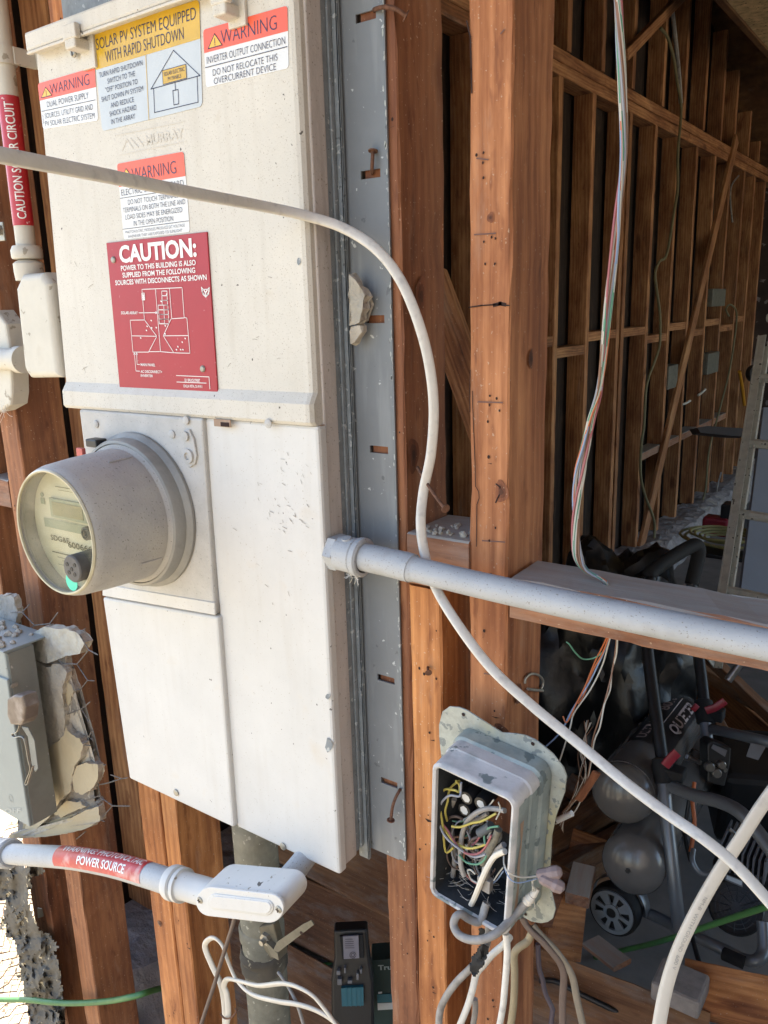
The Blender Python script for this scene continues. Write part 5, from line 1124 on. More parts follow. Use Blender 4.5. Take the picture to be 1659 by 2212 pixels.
# ================================================================== NAILS
def nail(pts, label, head=True, r=.0019, group='bent rusty nails'):
    g = G(); P = [Vector(p) for p in pts]; g.tube(P, r, seg=10, sub=5)
    if head: d = (P[-1]-P[-2]).normalized(); g.lathe(P[-1]-d*.001, d, [(0, 0), (r*2.5, 0), (r*2.6, .0012), (0, .0015)], 18)
    return single('nail', g, M['rust'], label, 'nail', group)
nail([Y(902, 1010, .752), Y(915, 1032, .735), Y(935, 1064, .722), Y(958, 1095, .712), Y(963, 1099, .710)], 'long bent rusty nail over the block between the posts')
def F4r(x, y): return ((1050+x/2.765)/1.8228, (y/2.765)/1.8228)
nail([Y(*F4r(1180, 120), .756), Y(*F4r(1180, 100), .742), Y(*F4r(1300, 75), .736), Y(*F4r(1420, 105), .738), Y(*F4r(1520, 175), .744)], 'pale bent nail in the topmost flange slot', r=.0022)
nail([Y(*F4r(1148, 1890), .756), Y(*F4r(1146, 1870), .742), Y(*F4r(1150, 1760), .738), Y(*F4r(1158, 1640), .741)], 'straight nail bent upward in the flange slot below the top one', r=.002)
def F11(x, y): return ((1200+x/3.16)/1.8228, (2800+y/3.16)/1.8228)
nail([Y(*F11(1185, 970), .756), Y(*F11(1180, 985), .742), Y(*F11(1130, 1080), .734), Y(*F11(1090, 1200), .732), Y(*F11(1070, 1360), .731)], 'drooping bent nail in the lowest flange slot', r=.002)
def F12(x, y): return ((1250+x/2.212)/1.8228, (1800+y/2.212)/1.8228)
nail([Y(*F12(960, 1810), .756), Y(*F12(962, 1850), .742), Y(*F12(968, 1880), .738)], 'nail with a round head hammered over on the lower left post', r=.0016)
g = G(); hx = -.3735; g.tube([B(u, v, 'x', hx) for u, v in ((1134, 1476), (1136, 1464), (1147, 1456), (1162, 1458), (1172, 1468), (1172, 1480), (1168, 1488))], .0016, seg=8); g.tube([B(u, v, 'x', hx) for u, v in ((1172, 1492), (1150, 1490), (1140, 1488))], .0018, seg=8)
single('wire_staple', g, M['zinc'], 'grey looped staple hook on the side of the centre post', 'staple')
# cracks and saw kerf on the centre post
ck = bpy.data.objects['front_wall_frame']
g = G(); yk = D-.0012
for pts, wd in (([(1013, 664), (1040, 660), (1070, 658), (1100, 660)], .0013), ([(1068, 659), (1080, 656), (1090, 658)], .0035), ([(1020, 845), (1023, 930), (1026, 1000), (1027, 1050), (1034, 1062), (1035, 1076), (1030, 1090), (1029, 1180)], .0009), ([(1008, 46), (1016, 80), (1018, 150), (1019, 200)], .0016), ([(1072, 1046), (1080, 1052), (1082, 1064), (1076, 1074), (1071, 1085)], .0016), ([(1016, 800), (1014, 850), (1015, 890)], .0009)):
    stroke(g, [Y(u, v, yk) for u, v in pts], wd, (0, 1, 0))
g.obj('crack', M['hole'], ck)
def knot(u, v, rx, rz, plane, val, m):
    g = G(); c = B(u, v, plane, val)
    for q, (k_, dep) in enumerate(((1.0, 0), (.62, .0003), (.3, .0006))):
        pts = []
        for k in range(22):
            a = k*2*math.pi/22; r_ = k_*(1+.12*math.sin(a*3+u)+random.uniform(-.05, .05))
            o_ = rx*r_*math.cos(a); z_ = rz*r_*math.sin(a)
            pts.append(c+(Vector((o_, -dep, z_)) if plane == 'y' else Vector((dep, o_, z_))))
        g.add(pts, [tuple(range(22))], q)
    return g.obj('knot', m, ck)
km = [wood('knot_halo', '#8a5535', '#74452a', '#55301c'), wood('knot_mid', '#7a4a2e', '#613721', '#472615'), wood('knot_core', '#5e3621', '#4a2916', '#351c10')]
for a in ((1083, 1062, .0075, .012, 'y', yk+.0004), (1082, 1578, .009, .008, 'y', yk+.0004), (893, 982, .011, .020, 'x', -.5018), (910, 640, .010, .022, 'x', -.5018), (1060, 470, .004, .005, 'y', yk+.0004), (1148, 775, .006, .010, 'x', -.3738), (1122, 1500, .008, .012, 'x', -.3738), (345, 1995, .006, .006, 'y', yk+.0004)):
    knot(*a, km)
for u, v in ((1044, 330), (1043, 352), (1044, 384), (1062, 512), (1045, 522), (1070, 515), (1048, 570), (1069, 570), (1058, 855), (1057, 875), (1070, 1140), (1057, 1168), (1080, 1448), (1075, 1472), (1095, 1900), (870, 1960), (880, 2060), (1090, 2080)):
    g = G(); c = Y(u, v, yk); g.add([c+Vector((.0011*math.cos(k*.8)*random.uniform(.7, 1.2), 0, .0016*math.sin(k*.8)*random.uniform(.7, 1.2))) for k in range(8)], [tuple(range(8))]); g.obj('nail_hole', M['hole'], ck)
g = G()
for pts in ([(1030, 342), (1054, 345)], [(1025, 507), (1070, 504)], [(1033, 868), (1085, 870)], [(1042, 1168), (1090, 1171)], [(1046, 1455), (1076, 1459)], [(925, 1360), (938, 1366)], [(1088, 65), (1082, 72)]):
    stroke(g, [Y(u, v, yk) for u, v in (pts[0], pts[1])], .0014, (0, 1, 0))
g.obj('bruise', flat('nail_bruise', '#6b5048', .9), ck)
# crumbs on the block
g = G()
for _ in range(26):
    p = Vector((random.uniform(-.50, -.425), random.uniform(.753, .80), 1.3505)); s = random.uniform(.0015, .0045)
    bm = bmesh.new(); bmesh.ops.create_icosphere(bm, subdivisions=1, radius=s)
    for v in bm.verts: v.co = v.co*random.uniform(.6, 1.2)+p
    g.bm(bm)
single('stucco_crumbs', g, M['stucco'], 'crumbs of stucco lying on the dusty block between the posts', 'rubble', kind='stuff')

# ================================================================== TELEPHONE WIRE BUNDLE
wb = thing('wire_bundle', 'loose bundle of thin coloured telephone wires hanging down to the sill', 'wire bundle', B(1300, 1255, 'y', .78))
bp = [(1333, -60), (1335, 0), (1340, 90), (1344, 200), (1345, 330), (1334, 450), (1328, 520), (1316, 640), (1308, 740), (1297, 840), (1280, 900), (1266, 960), (1252, 1020), (1243, 1080), (1241, 1140), (1247, 1200), (1265, 1232), (1305, 1256)]
cols = ['wwhite', 'wgreen', 'wred', 'wwhite', 'wblue', 'wbrown', 'worange', 'wwhite', 'wgreen', 'wgrey', 'wwhite', 'wbrown']
for i, c in enumerate(cols):
    ph = random.uniform(0, 6); P = []
    for k, (u, v) in enumerate(bp):
        k_ = k/len(bp); sp = 7.5 if k < 12 else (10 if k < 16 else 5)
        P.append(Y(u+sp*math.cos(ph+k*.7)*random.uniform(.7, 1.15), v, .775+.003*math.sin(ph+k*.9)))
    P.append(Y(1312+random.uniform(-5, 5), 1258, .785)+Vector((0, 0, -.01)))
    g = G(); g.tube(P, .00135, seg=6, sub=6); g.obj('wire', M[c], wb)
low = [('worange', [(1318, 1362), (1300, 1400), (1285, 1430), (1265, 1480), (1245, 1520), (1225, 1560), (1216, 1547)]), ('wblue', [(1320, 1362), (1308, 1400), (1290, 1440), (1270, 1480), (1235, 1535), (1212, 1580), (1180, 1612)]), ('wwhite', [(1322, 1362), (1312, 1400), (1300, 1440), (1275, 1490), (1240, 1540), (1232, 1570), (1210, 1640), (1204, 1650)]),
 ('wgreen', [(1320, 1362), (1312, 1395), (1290, 1418), (1262, 1424), (1245, 1412), (1230, 1392), (1224, 1387)]), ('wbrown', [(1333, 1365), (1330, 1400), (1326, 1430), (1318, 1470), (1305, 1520), (1292, 1560), (1280, 1600), (1275, 1650), (1260, 1700), (1215, 1755)]), ('wwhite', [(1334, 1365), (1332, 1410), (1322, 1450), (1318, 1490), (1306, 1520), (1296, 1570), (1284, 1600), (1276, 1650), (1265, 1700), (1240, 1755), (1200, 1780)]), ('worange', [(1320, 1362), (1302, 1410), (1280, 1450), (1262, 1500), (1248, 1520)])]
for m, pts in low:
    g = G(); g.tube([Y(u, v, .785+.01*math.sin(i*.9)) for i, (u, v) in enumerate(pts)], .00085, seg=6, sub=6); g.obj('wire', M[m], wb)
g = G(); g.tube([Y(u, v, .79) for u, v in ((1289, 1668), (1275, 1690), (1262, 1710), (1250, 1728))], .005, seg=8, sub=4, flat=(.010, .004), up=FR); g.obj('dry_tag', M['studdark'], wb)
g = G(); g.tube([Y(1204, 1772, .78), Y(1236, 1757, .78)], .0035, seg=10, sub=1); single('chalk_stub', g, M['stickerwhite'], 'small white plastic stub lying against the right of the mounting plate', 'stub')

# ================================================================== AIR COMPRESSOR
ac = thing('air_compressor', 'grey twin tank air compressor on wheels with a black tubular handle and red levers', 'air compressor', T(1450, 1980, 2.1))
tA, tB = T(1345, 1712, 1.95), T(1466, 1550, 2.42); dA = tB-tA
g = G(); g.capsule(tA, tB, .0745, seg=48, k=.62); tk = g.obj('tank', M['tank'], ac)
g = G(); da = dA.normalized()
for h in (.01, dA.length-.01): g.lathe(tA+da*h, da, [(.0745, -.004), (.0757, -.003), (.0757, .003), (.0745, .004)], 48)
g.obj('weld_seam', M['tank'], tk)
tC = T(1368, 1864, 1.90); tD = tC+dA*1.0; g = G(); g.capsule(tC, tD, .0735, seg=48, k=.62); tk2 = g.obj('tank', M['tank'], ac)
g = G(); q = T(1360, 1856, 1.80); g.lathe(tC-da*.0455+Vector((0, 0, .004)), -da, [(.006, -.004), (.006, .0025), (0, .003)], 6); g.obj('drain_plug', M['black'], tk2)
lab = wraplabel([tA, tA.lerp(tB, .5), tB], .0752, .30, .93, 58, -28, surf('black_tank_label', '#171113', .4, var=.1, bump=0), tk, 'label_patch')
m = wrapp([tA, tA.lerp(tB, .5), tB], .0757, .30, .93, 55, -25); g = G()
put_text(g, 'QUIETER', m, .34, .62, .96, .90, .03); put_text(g, 'ULTRA', m, .05, .12, .40, .34, .02); put_text(g, '80%', m, .62, .1, .92, .36, .02); stroke(g, [m(.3, .48), m(.6, .48), m(.94, .48)], .004, -_f)
g.obj('lettering', flat('label_print', '#b8a8a6'), lab)
def part_tube(name, pts, r, m, par=ac, seg=16, sub=6, rf=None):
    g = G(); g.tube([T(*p) for p in pts], r, seg=seg, sub=sub); return g.obj(name, M[m], par)
part_tube('handle_post', [(1405, 1245, 2.25), (1400, 1330, 2.18), (1398, 1390, 2.13), (1408, 1480, 2.07), (1422, 1580, 2.0), (1432, 1650, 1.96)], .0155, 'black')
part_tube('handle_post', [(1494, 1262, 2.35), (1502, 1330, 2.33), (1508, 1405, 2.3), (1516, 1470, 2.26), (1522, 1530, 2.22)], .0155, 'black')
part_tube('grip', [(1404, 1250, 2.25), (1408, 1236, 2.26), (1442, 1210, 2.29), (1478, 1188, 2.33), (1502, 1177, 2.35), (1510, 1190, 2.36), (1506, 1212, 2.36), (1494, 1262, 2.35)], .020, 'blackmat')
part_tube('frame_tube', [(1434, 1690, 1.93), (1440, 1760, 1.90), (1450, 1850, 1.87), (1460, 1940, 1.86), (1468, 2012, 1.86)], .0155, 'tubegrey')
part_tube('frame_tube', [(1449, 1698, 1.92), (1500, 1718, 1.84), (1560, 1734, 1.76), (1600, 1756, 1.70), (1635, 1795, 1.66), (1690, 1870, 1.60)], .0145, 'tubegrey')
part_tube('frame_tube', [(1524, 1560, 2.2), (1528, 1600, 2.18), (1534, 1640, 2.15)], .0155, 'tubegrey')
part_tube('frame_tube', [(1534, 1574, 2.19), (1580, 1584, 2.1), (1640, 1598, 2.0), (1700, 1612, 1.95)], .0135, 'tubegrey')
part_tube('frame_tube', [(1388, 1968, 2.0), (1430, 1986, 1.95), (1470, 2007, 1.9), (1503, 2023, 1.87), (1560, 2050, 1.82), (1605, 2072, 1.79), (1635, 2074, 1.77), (1650, 2050, 1.78), (1648, 1990, 1.80)], .0135, 'tubegrey')
for p, q in (((1430, 1640, 1.95), (1436, 1692, 1.93)), ((1519, 1515, 2.23), (1525, 1562, 2.2))):
    a, b = T(*p), T(*q); g = G(); g.lathe(a, b-a, [(.017, -.004), (.024, 0), (.026, (b-a).length*.5), (.024, (b-a).length), (.016, (b-a).length+.002)], 20); c = (a+b)/2; g.box(c.x-.006, c.x+.05, c.y-.02, c.y+.02, c.z-.012, c.z+.018, bev=.004); g.obj('clamp_collar', M['blackmat'], ac)
for pts, w_ in (([(1436, 1655, 1.90), (1448, 1640, 1.90), (1463, 1625, 1.90)], .018), ([(1525, 1535, 2.17), (1545, 1528, 2.16), (1566, 1514, 2.15)], .016), ([(1497, 1525, 2.20), (1505, 1532, 2.20)], .016)):
    g = G(); g.tube([T(*p) for p in pts], .008, seg=12, sub=5, flat=(w_*1.3, .009), up=FR); g.obj('lever', M['red'], ac)
# wheel
wc = T(1322, 1970, 1.98); wax = (da+Vector((.12, 0, 0))).normalized(); wr = .0605
wh = G(); wh.lathe(wc, wax, [(wr*.86, .0), (wr, .002), (wr*1.04, .012), (wr*1.04, .03), (wr, .04), (0, .04)], 48); whl = wh.obj('wheel', M['blackmat'], ac)
g = G(); g.lathe(wc, wax, [(wr*.74, -.003), (wr*.88, -.004), (wr*.9, .004), (wr*.74, .004)], 48)
g.lathe(wc, wax, [(wr*.20, -.006), (wr*.34, -.005), (wr*.34, .006), (wr*.20, .006)], 32)
e1 = wax.cross(Vector((0, 0, 1))).normalized(); e2 = wax.cross(e1)
for k in range(8):
    a = k*math.pi/4+.2; dd = e1*math.cos(a)+e2*math.sin(a); ss = wax.cross(dd)
    w1, w2 = (.0065, .013) if k % 2 else (.004, .006)
    q = [wc+dd*wr*.30-ss*w1-wax*.002, wc+dd*wr*.30+ss*w1-wax*.002, wc+dd*wr*.78+ss*w2-wax*.002, wc+dd*wr*.78-ss*w2-wax*.002]
    g.slab(q, wax*.005)
g.lathe(wc, wax, [(0, .008), (wr*.9, .008), (wr*.9, .009), (0, .009)], 32, mi=1)
g.obj('rim', [M['wheelgrey'], M['black']], whl)
g = G(); g.lathe(wc, wax, [(0, -.003), (wr*.2, -.003), (wr*.2, .004), (0, .004)], 20); g.obj('axle_cap', M['black'], whl)
# fender strap round the wheel
g = G(); pts = [wc+wax*.048+(e1*math.cos(a)+e2*math.sin(a))*wr*1.18 for a in [R_(-200+k*20) for k in range(11)]]; g.tube(pts, .004, seg=8, sub=3, flat=(.03, .003), up=e1); g.obj('fender', M['tubegrey'], ac)
# pump head / motor (black, finned)
pm = T(1640, 1760, 2.15); g = G()
g.lathe(T(1590, 1960, 2.0), (T(1590, 1960, 2.0)-T(1590, 1960, 2.25)), [(0, 0), (.062, .0), (.064, .004), (.064, .02), (.060, .024), (.056, .022), (0, .020)], 40)
ds_ = (T(1590, 1960, 2.0)-T(1590, 1960, 2.25)).normalized(); c = T(1590, 1960, 2.0)+ds_*.024; fx = ds_.cross(Vector((0, 0, 1))).normalized(); fy = ds_.cross(fx)
for r in (.016, .026, .036, .046):
    g.lathe(c, ds_, [(r, -.003), (r, .0015), (r+.0025, .0015), (r+.0025, -.003)], 40)
for k in range(12):
    a = k*math.pi/6; d_ = fx*math.cos(a)+fy*math.sin(a); g.tube([c+d_*.012, c+d_*.054], .0014, seg=5, sub=1)
g.obj('fan_shroud', M['black'], ac)
g = G(); Mx = Matrix.Translation(T(1640, 1700, 2.3)) @ Matrix.Rotation(R_(25), 4, 'Z') @ Matrix.Rotation(R_(15), 4, 'X')
g.box(-.12, .12, -.09, .11, -.14, .12, bev=.02, M=Mx); g.obj('motor_cover', M['black'], ac)
g = G()
for k in range(9):
    a = T(1560+k*12, 1835+k*4.5, 1.98); g.box(a.x-.002, a.x+.002, a.y-.03, a.y+.09, a.z-.035, a.z+.03)
g.obj('cooling_fins', M['grey'], ac)
g = G(); a = T(1600, 1900, 2.02); g.box(a.x-.07, a.x+.09, a.y, a.y+.08, a.z-.05, a.z+.03, bev=.01); g.obj('pump_head', M['black'], ac)
def stick(pts, t, m, name='label_patch', par=ac):
    g = G(); g.slab([T(u, v, t) for u, v in pts], _f*.001); return g.obj(name, M[m], par)
gb = G(); q = [T(u, v, 2.02) for u, v in ((1528, 1608), (1540, 1600), (1580, 1616), (1578, 1650), (1566, 1700), (1528, 1690))]; gb.slab(q, _f*.05, bev=.004); gbo = gb.obj('pressure_switch', M['black'], ac)
stick([(1536, 1616), (1541, 1608), (1571, 1621), (1566, 1635)], 2.017, 'grey', par=gbo)
gb = G(); 
for u, v, r in ((1530, 1655, .012), (1556, 1650, .010), (1545, 1668, .012), (1562, 1660, .006)): gb.lathe(T(u, v, 2.02), -_f, [(0, 0), (r, 0), (r, .012), (r*.8, .014), (0, .014)], 16)
gb.obj('gauge', M['chrome'], gbo)
g = G(); g.tube([T(1488, 1636, 2.05), T(1514, 1648, 2.02)], .006, seg=10, sub=1); g.lathe(T(1484, 1634, 2.05), T(1514, 1648, 2.02)-T(1484, 1634, 2.05), [(0, 0), (.010, 0), (.010, .008), (0, .008)], 6); g.obj('valve_stem', M['chrome'], ac)
stick([(1622, 1605), (1655, 1612), (1638, 1642), (1612, 1634)], 1.98, 'grey')
stick([(1568, 1888), (1606, 1903), (1604, 1917), (1566, 1901)], 1.88, 'grey'); stick([(1571, 1891), (1603, 1904), (1602, 1913), (1569, 1899)], 1.878, 'stickergrey')
part_tube('carry_handle', [(1498, 1835, 1.9), (1496, 1860, 1.88), (1510, 1884, 1.87), (1530, 1888, 1.87), (1548, 1872, 1.88)], .006, 'tubegrey')
part_tube('foot', [(1563, 2060, 1.80), (1590, 2072, 1.78), (1608, 2080, 1.77)], .014, 'blackmat')
for pts, m_ in (([(1500, 1690, 2.0), (1496, 1730, 1.98), (1500, 1780, 1.96), (1492, 1840, 1.95)], 'worange'), ([(1490, 1720, 2.0), (1480, 1800, 2.0), (1492, 1860, 2.0)], 'black'), ([(1600, 1780, 1.95), (1590, 1800, 1.92), (1575, 1790, 1.92)], 'chrome')):
    part_tube('hose', pts, .005, m_)
cab('power_lead', None, [(1492, 2010, 1.85), (1502, 2050, 1.8), (1515, 2095, 1.75), (1532, 2150, 1.7), (1560, 2210, 1.66), (1590, 2260, 1.62)], .0055, 'black', 'black lead trailing down from the compressor behind the wide white cable', 'cord', T_=True)
cab('power_lead', None, [(1165, 2118, 1.62), (1200, 2120, 1.62), (1250, 2145, 1.6), (1330, 2185, 1.58), (1420, 2235, 1.56)], .0055, 'black', 'black lead lying along a board at the bottom right of the hanging cables', 'cord', T_=True)
# bag
g = G(); bm = bmesh.new(); bmesh.ops.create_icosphere(bm, subdivisions=5, radius=1)
bc_ = T(1300, 1470, 2.55)
for v in bm.verts:
    n_ = v.co.normalized(); k = 1+.28*mnoise.noise(n_*1.9)+.16*abs(mnoise.noise(n_*5.3))+.07*abs(mnoise.noise(n_*13))
    v.co = Vector((n_.x*.26*k, n_.y*.24*k, n_.z*.42*k))+bc_
g.bm(bm, smooth=True); single('trash_bag', g, M['bag'], 'crumpled black plastic sack in the dark under the sill, left of the compressor', 'plastic bag')

# ================================================================== LOOSE BOARDS
PG = 'loose boards stacked on the garage floor'
def bd(p, q, w_, th, label, m='plank', up=None, name='board', xd=None, group=PG):
    return lumber(name, T(*p), T(*q), w_, th, M[m], None, xdir=xd or (0, .7, .7), jit=.001, label=label, cat='board', group=group)
# right: leaning
LG = 'boards leaning behind the compressor'
bd((1420, 1390, 2.9), (1700, 1560, 2.7), .05, .03, 'narrow board at the top right just under the conduit, leaning behind the compressor', xd=(0, -.3, 1), group=LG)
bd((1500, 1390, 2.8), (1760, 1640, 2.6), .045, .03, 'narrow pale edged board crossing the wide orange one behind the compressor', xd=(0, -.3, 1), group=LG)
bd((1455, 1440, 3.0), (1700, 1660, 2.8), .22, .02, 'wide orange plywood board leaning behind the compressor', 'stud2', xd=(0, -.3, 1), group=LG)
bd((1405, 1420, 3.0), (1530, 1560, 2.9), .04, .03, 'thin lath between the two black handle posts', xd=(0, -.3, 1), group=LG)
bd((1540, 1540, 2.6), (1600, 1650, 2.5), .035, .03, 'short lath stub right of the rear red lever', xd=(0, -.3, 1), group=LG)
bd((1380, 1380, 3.2), (1470, 1500, 3.1), .05, .03, 'dark lath left of the front black handle post', 'studdark', xd=(0, -.3, 1), group=LG)
g = G(); g.tube([T(1572, 1470, 2.2), T(1600, 1432, 2.2)], .011, seg=12, sub=1); single('metal_tube', g, M['chrome'], 'short shiny metal tube end above the right red lever', 'tube')
# pile between wiring box and compressor
WG = 'timber offcuts beside the compressor'
bd((1180, 1850, 2.15), (1420, 1690, 2.5), .14, .05, 'long rough board slanting up to the right behind the lower tank', xd=(0, .5, .8), group=WG)
bd((1170, 1930, 2.05), (1400, 1800, 2.35), .12, .05, 'lower rough board slanting behind the compressor wheel', xd=(0, .5, .8), group=WG)
bd((1190, 1760, 2.5), (1330, 1700, 2.6), .16, .05, 'dull board at the top of the offcut pile', 'studdark', xd=(0, .5, .8), group=WG)
bd((1246, 1945, 1.9), (1262, 1878, 1.98), .055, .035, 'pinkish brick sized offcut standing left of the compressor wheel', 'dusty', xd=(1, .3, 0), group=WG)
bd((1170, 1990, 1.9), (1245, 2005, 1.95), .14, .05, 'reddish offcut lying behind the hanging cables', 'stud2', xd=(0, .8, .6), group=WG)
bd((1158, 1945, 1.9), (1235, 1955, 1.98), .10, .06, 'dark offcut under the brick sized one', 'studdark', xd=(0, .8, .6), group=WG)
bd((1277, 2033, 1.78), (1345, 2085, 1.70), .05, .012, 'thin reddish scrap lying under the green cord', 'dusty', xd=(.7, .7, 0), group=WG)
bd((1484, 2132, 1.62), (1740, 2190, 1.50), .09, .06, 'thick brown board at the lower right corner under the compressor foot', 'stud2', xd=(0, .8, .6), group=WG)
g = G(); a = T(1466, 2140, 1.55); g.box(a.x-.045, a.x+.045, a.y-.03, a.y+.05, a.z-.02, a.z+.02, bev=.006); single('foam_block', g, surf('dusty_foam', '#8a8078', .9, var=.15, scale=40, bump=.6), 'small grey pink block on the floor behind the wide white cable', 'block')
bd((1120, 2130, 1.66), (1520, 2290, 1.5), .16, .03, 'broad pale board at the very bottom beside the hanging cables', 'plank', xd=(0, .9, .4), group=WG)
for a_, b_, w_, th, lb_, m_ in (((1190, 1665, 2.5), (1270, 1720, 2.35), .07, .04, 'short pale block on top of the offcut pile', 'plank'), ((1195, 1805, 2.2), (1300, 1845, 2.2), .08, .05, 'stubby offcut between the two rough slanting boards', 'stud2'), ((1225, 1640, 2.5), (1330, 1610, 2.7), .06, .04, 'dim offcut lying highest near the dangling wires', 'inner'),
   ((1180, 1885, 2.05), (1235, 1915, 2.0), .06, .05, 'small block just left of the brick sized offcut', 'plank'), ((1300, 1840, 2.3), (1360, 1780, 2.4), .05, .05, 'offcut end poking out between the tanks', 'inner'), ((1560, 1640, 2.5), (1600, 1730, 2.4), .09, .03, 'orange offcut behind the pressure switch', 'stud2')):
    bd(a_, b_, w_, th, lb_, m_, xd=(0, .5, .8), group=WG)
# bottom centre stack, running along x
for i, (y, z, x0, x1, w_, m_, lb_) in enumerate(((1.10, .10, -1.45, -.72, .16, 'plank', 'front lowest board of the stack, left of the black charger'), (1.24, .17, -1.40, -.55, .14, 'plank', 'board one step behind the front lowest board of the stack'), (1.37, .25, -1.42, -.50, .14, 'plank', 'middle board of the stack behind the black charger'),
   (1.49, .33, -1.40, -.42, .13, 'inner', 'paler board above the middle one in the stack'), (1.61, .41, -1.38, -.44, .14, 'plank', 'second highest board of the stack'), (1.73, .49, -1.30, -.40, .13, 'plank', 'highest board at the back of the stack'), (1.02, .04, -1.30, -.62, .10, 'plank', 'narrow board on the floor before the stack'))):
    x1 = -.53*y-.02
    lumber('board', (x0, y, z), (x1, y+.02*math.sin(i*2), z), w_, .028, M[m_], None, xdir=(0, .86, .5), label=lb_, cat='board', group=PG, jit=.001)
# ------------------------------------------------------------------ charger and box
def F10(x, y): return ((1200+x/3.318)/1.8228, (3500+y/3.318)/1.8228)
def TT(x, y, t): return T(*F10(x, y), t)
ch = thing('battery_charger', 'black battery charger with a grey label and a teal card, standing on the boards', 'charger', TT(600, 1700, 1.5))
g = G(); g.slab([TT(*p, 1.46) for p in ((380, 560), (400, 545), (790, 525), (815, 545), (850, 930), (900, 1250), (905, 1900), (350, 1900), (345, 1200), (385, 930))], _f*.03, bev=.005, seg=3); cs = g.obj('housing', M['black'], ch)
g = G(); g.slab([TT(*p, 1.455) for p in ((455, 625), (760, 600), (775, 905), (490, 930))], _f*.006, bev=.001); g.obj('bezel', M['blackmat'], ch)
g = G(); g.slab([TT(*p, 1.452) for p in ((498, 625), (700, 612), (712, 905), (510, 918))], _f*.004); pl_ = g.obj('label_patch', surf('grey_lilac_label', '#74727e', .4, var=.06, bump=0), ch)
g = G(); c = TT(628, 865, 1.4505)
for r in (.0055, .003): stroke(g, [c+_r*r*math.cos(k*.5)+_u*r*math.sin(k*.5) for k in range(13)], .0007, _f)
for k in range(5): stroke(g, [TT(530, 660+k*28, 1.4505), TT(530+90+random.random()*40, 658+k*28, 1.4505)], .0007, _f)
g.obj('label_print', M['hole'], pl_)
for x, y, w2, h2 in ((440, 1100, 50, 60), (525, 1070, 25, 70), (690, 1150, 30, 90), (735, 1080, 25, 60), (590, 1220, 60, 45), (455, 1220, 60, 80)):
    g = G(); g.slab([TT(x-w2/2, y-h2/2, 1.45), TT(x+w2/2, y-h2/2, 1.45), TT(x+w2/2, y+h2/2, 1.45), TT(x-w2/2, y+h2/2, 1.45)], _f*.02, bev=.001); g.obj('rail_block', M['grey'], ch)
g = G(); g.slab([TT(*p, 1.452) for p in ((475, 1300), (765, 1285), (770, 1525), (485, 1535))], _f*.01); tc_ = g.obj('teal_card', M['teal'], ch)
g = G()
for x in (540, 600, 665, 720): stroke(g, [TT(x, 1292, 1.4505), TT(x+6, 1530, 1.4505)], .0016, _f)
g.obj('fold_line', flat('teal_dark', '#125a68'), tc_)
tb = thing('tool_box', 'dark green printed cardboard box half hidden behind the left post pair', 'box', TT(1040, 1700, 1.55))
g = G(); g.slab([TT(*p, 1.53) for p in ((868, 935), (1250, 905), (1300, 1900), (880, 1900))], _f*.06, bev=.002); g.obj('carton', surf('dark_green_card', '#16302c', .6, var=.2, bump=.1), tb)
g = G(); fm = quadmap(TT(955, 995, 1.5275), TT(1190, 985, 1.5275), TT(1195, 1050, 1.5275), TT(960, 1060, 1.5275)); put_text(g, 'Truu', fm, 0, 0, 1, 1, .03); g.obj('lettering', flat('pale_print', '#93a09c'), tb)
stick([F10(945, 1380), F10(1200, 1370), F10(1200, 1480), F10(950, 1490)], 1.5275, 'teal', 'teal_strip', tb); stick([F10(950, 1495), F10(1200, 1485), F10(1200, 1570), F10(955, 1585)], 1.527, 'stickergrey', 'white_strip', tb)
stick([F10(960, 1350), F10(1010, 1345), F10(1010, 1365), F10(962, 1370)], 1.527, 'stickergrey', 'white_strip', tb)

# ================================================================== LADDER AND FAR CLUTTER
def Z3(x, y): return ((2400+x/2.458)/1.8228, (1600+y/2.458)/1.8228)
def Z2(x, y): return ((2400+x/2.659)/1.8228, (1000+y/2.659)/1.8228)
def Z1(x, y): return ((2400+x/2.458)/1.8228, (y/2.458)/1.8228)
ld = thing('ladder', 'worn aluminium ladder leaning at the right edge', 'ladder', T(1570, 1290, 2.8))
up_ = T(1644, 780, 3.15); dn = T(1566, 1285, 2.75); du = (up_-dn).normalized(); sx = Vector((.98, -.2, 0)).normalized()
for k, off_ in (('a', 0), ('b', .40)):
    a, b = dn+sx*off_-du*.25, up_+sx*off_+du*.1; g = G(); z_ = (b-a).normalized(); x_2 = sx-z_*sx.dot(z_); x_2.normalize(); y_2 = z_.cross(x_2)
    Mx = Matrix(((x_2.x, y_2.x, z_.x, a.x), (x_2.y, y_2.y, z_.y, a.y), (x_2.z, y_2.z, z_.z, a.z), (0, 0, 0, 1))); Lh = (b-a).length
    g.box(-.014, -.009, -.038, .038, 0, Lh, M=Mx); g.box(-.009, .016, -.035, -.032, 0, Lh, M=Mx); g.box(-.009, .016, .032, .035, 0, Lh, M=Mx); g.box(.018, .026, -.012, .0, .05, Lh, M=Mx); g.obj('rail', M['alu'], ld)
for k in range(5):
    a = dn+du*(.02+.30*k); g = G(); g.tube([a-sx*.0, a+sx*.40], .017, seg=8, sub=1); g.obj('rung', M['alu'], ld)
g = G(); q = [T(1650, 880, 3.6), T(1720, 880, 3.6), T(1690, 1330, 3.2), T(1596, 1310, 3.2)]; g.slab(q, _f*.02); single('grey_panel', g, surf('grey_flush_panel', '#7a7d86', .7, var=.05, scale=4, bump=.1), 'flat bluish grey panel standing behind the ladder', 'panel')
g = G(); a = T(*Z2(1540, 1250), 3.3); 
for r in (.034, .030): g.lathe(a, (.6, -.8, .1), [(r, -.02), (r+.003, -.02), (r+.003, .02), (r, .02)], 28)
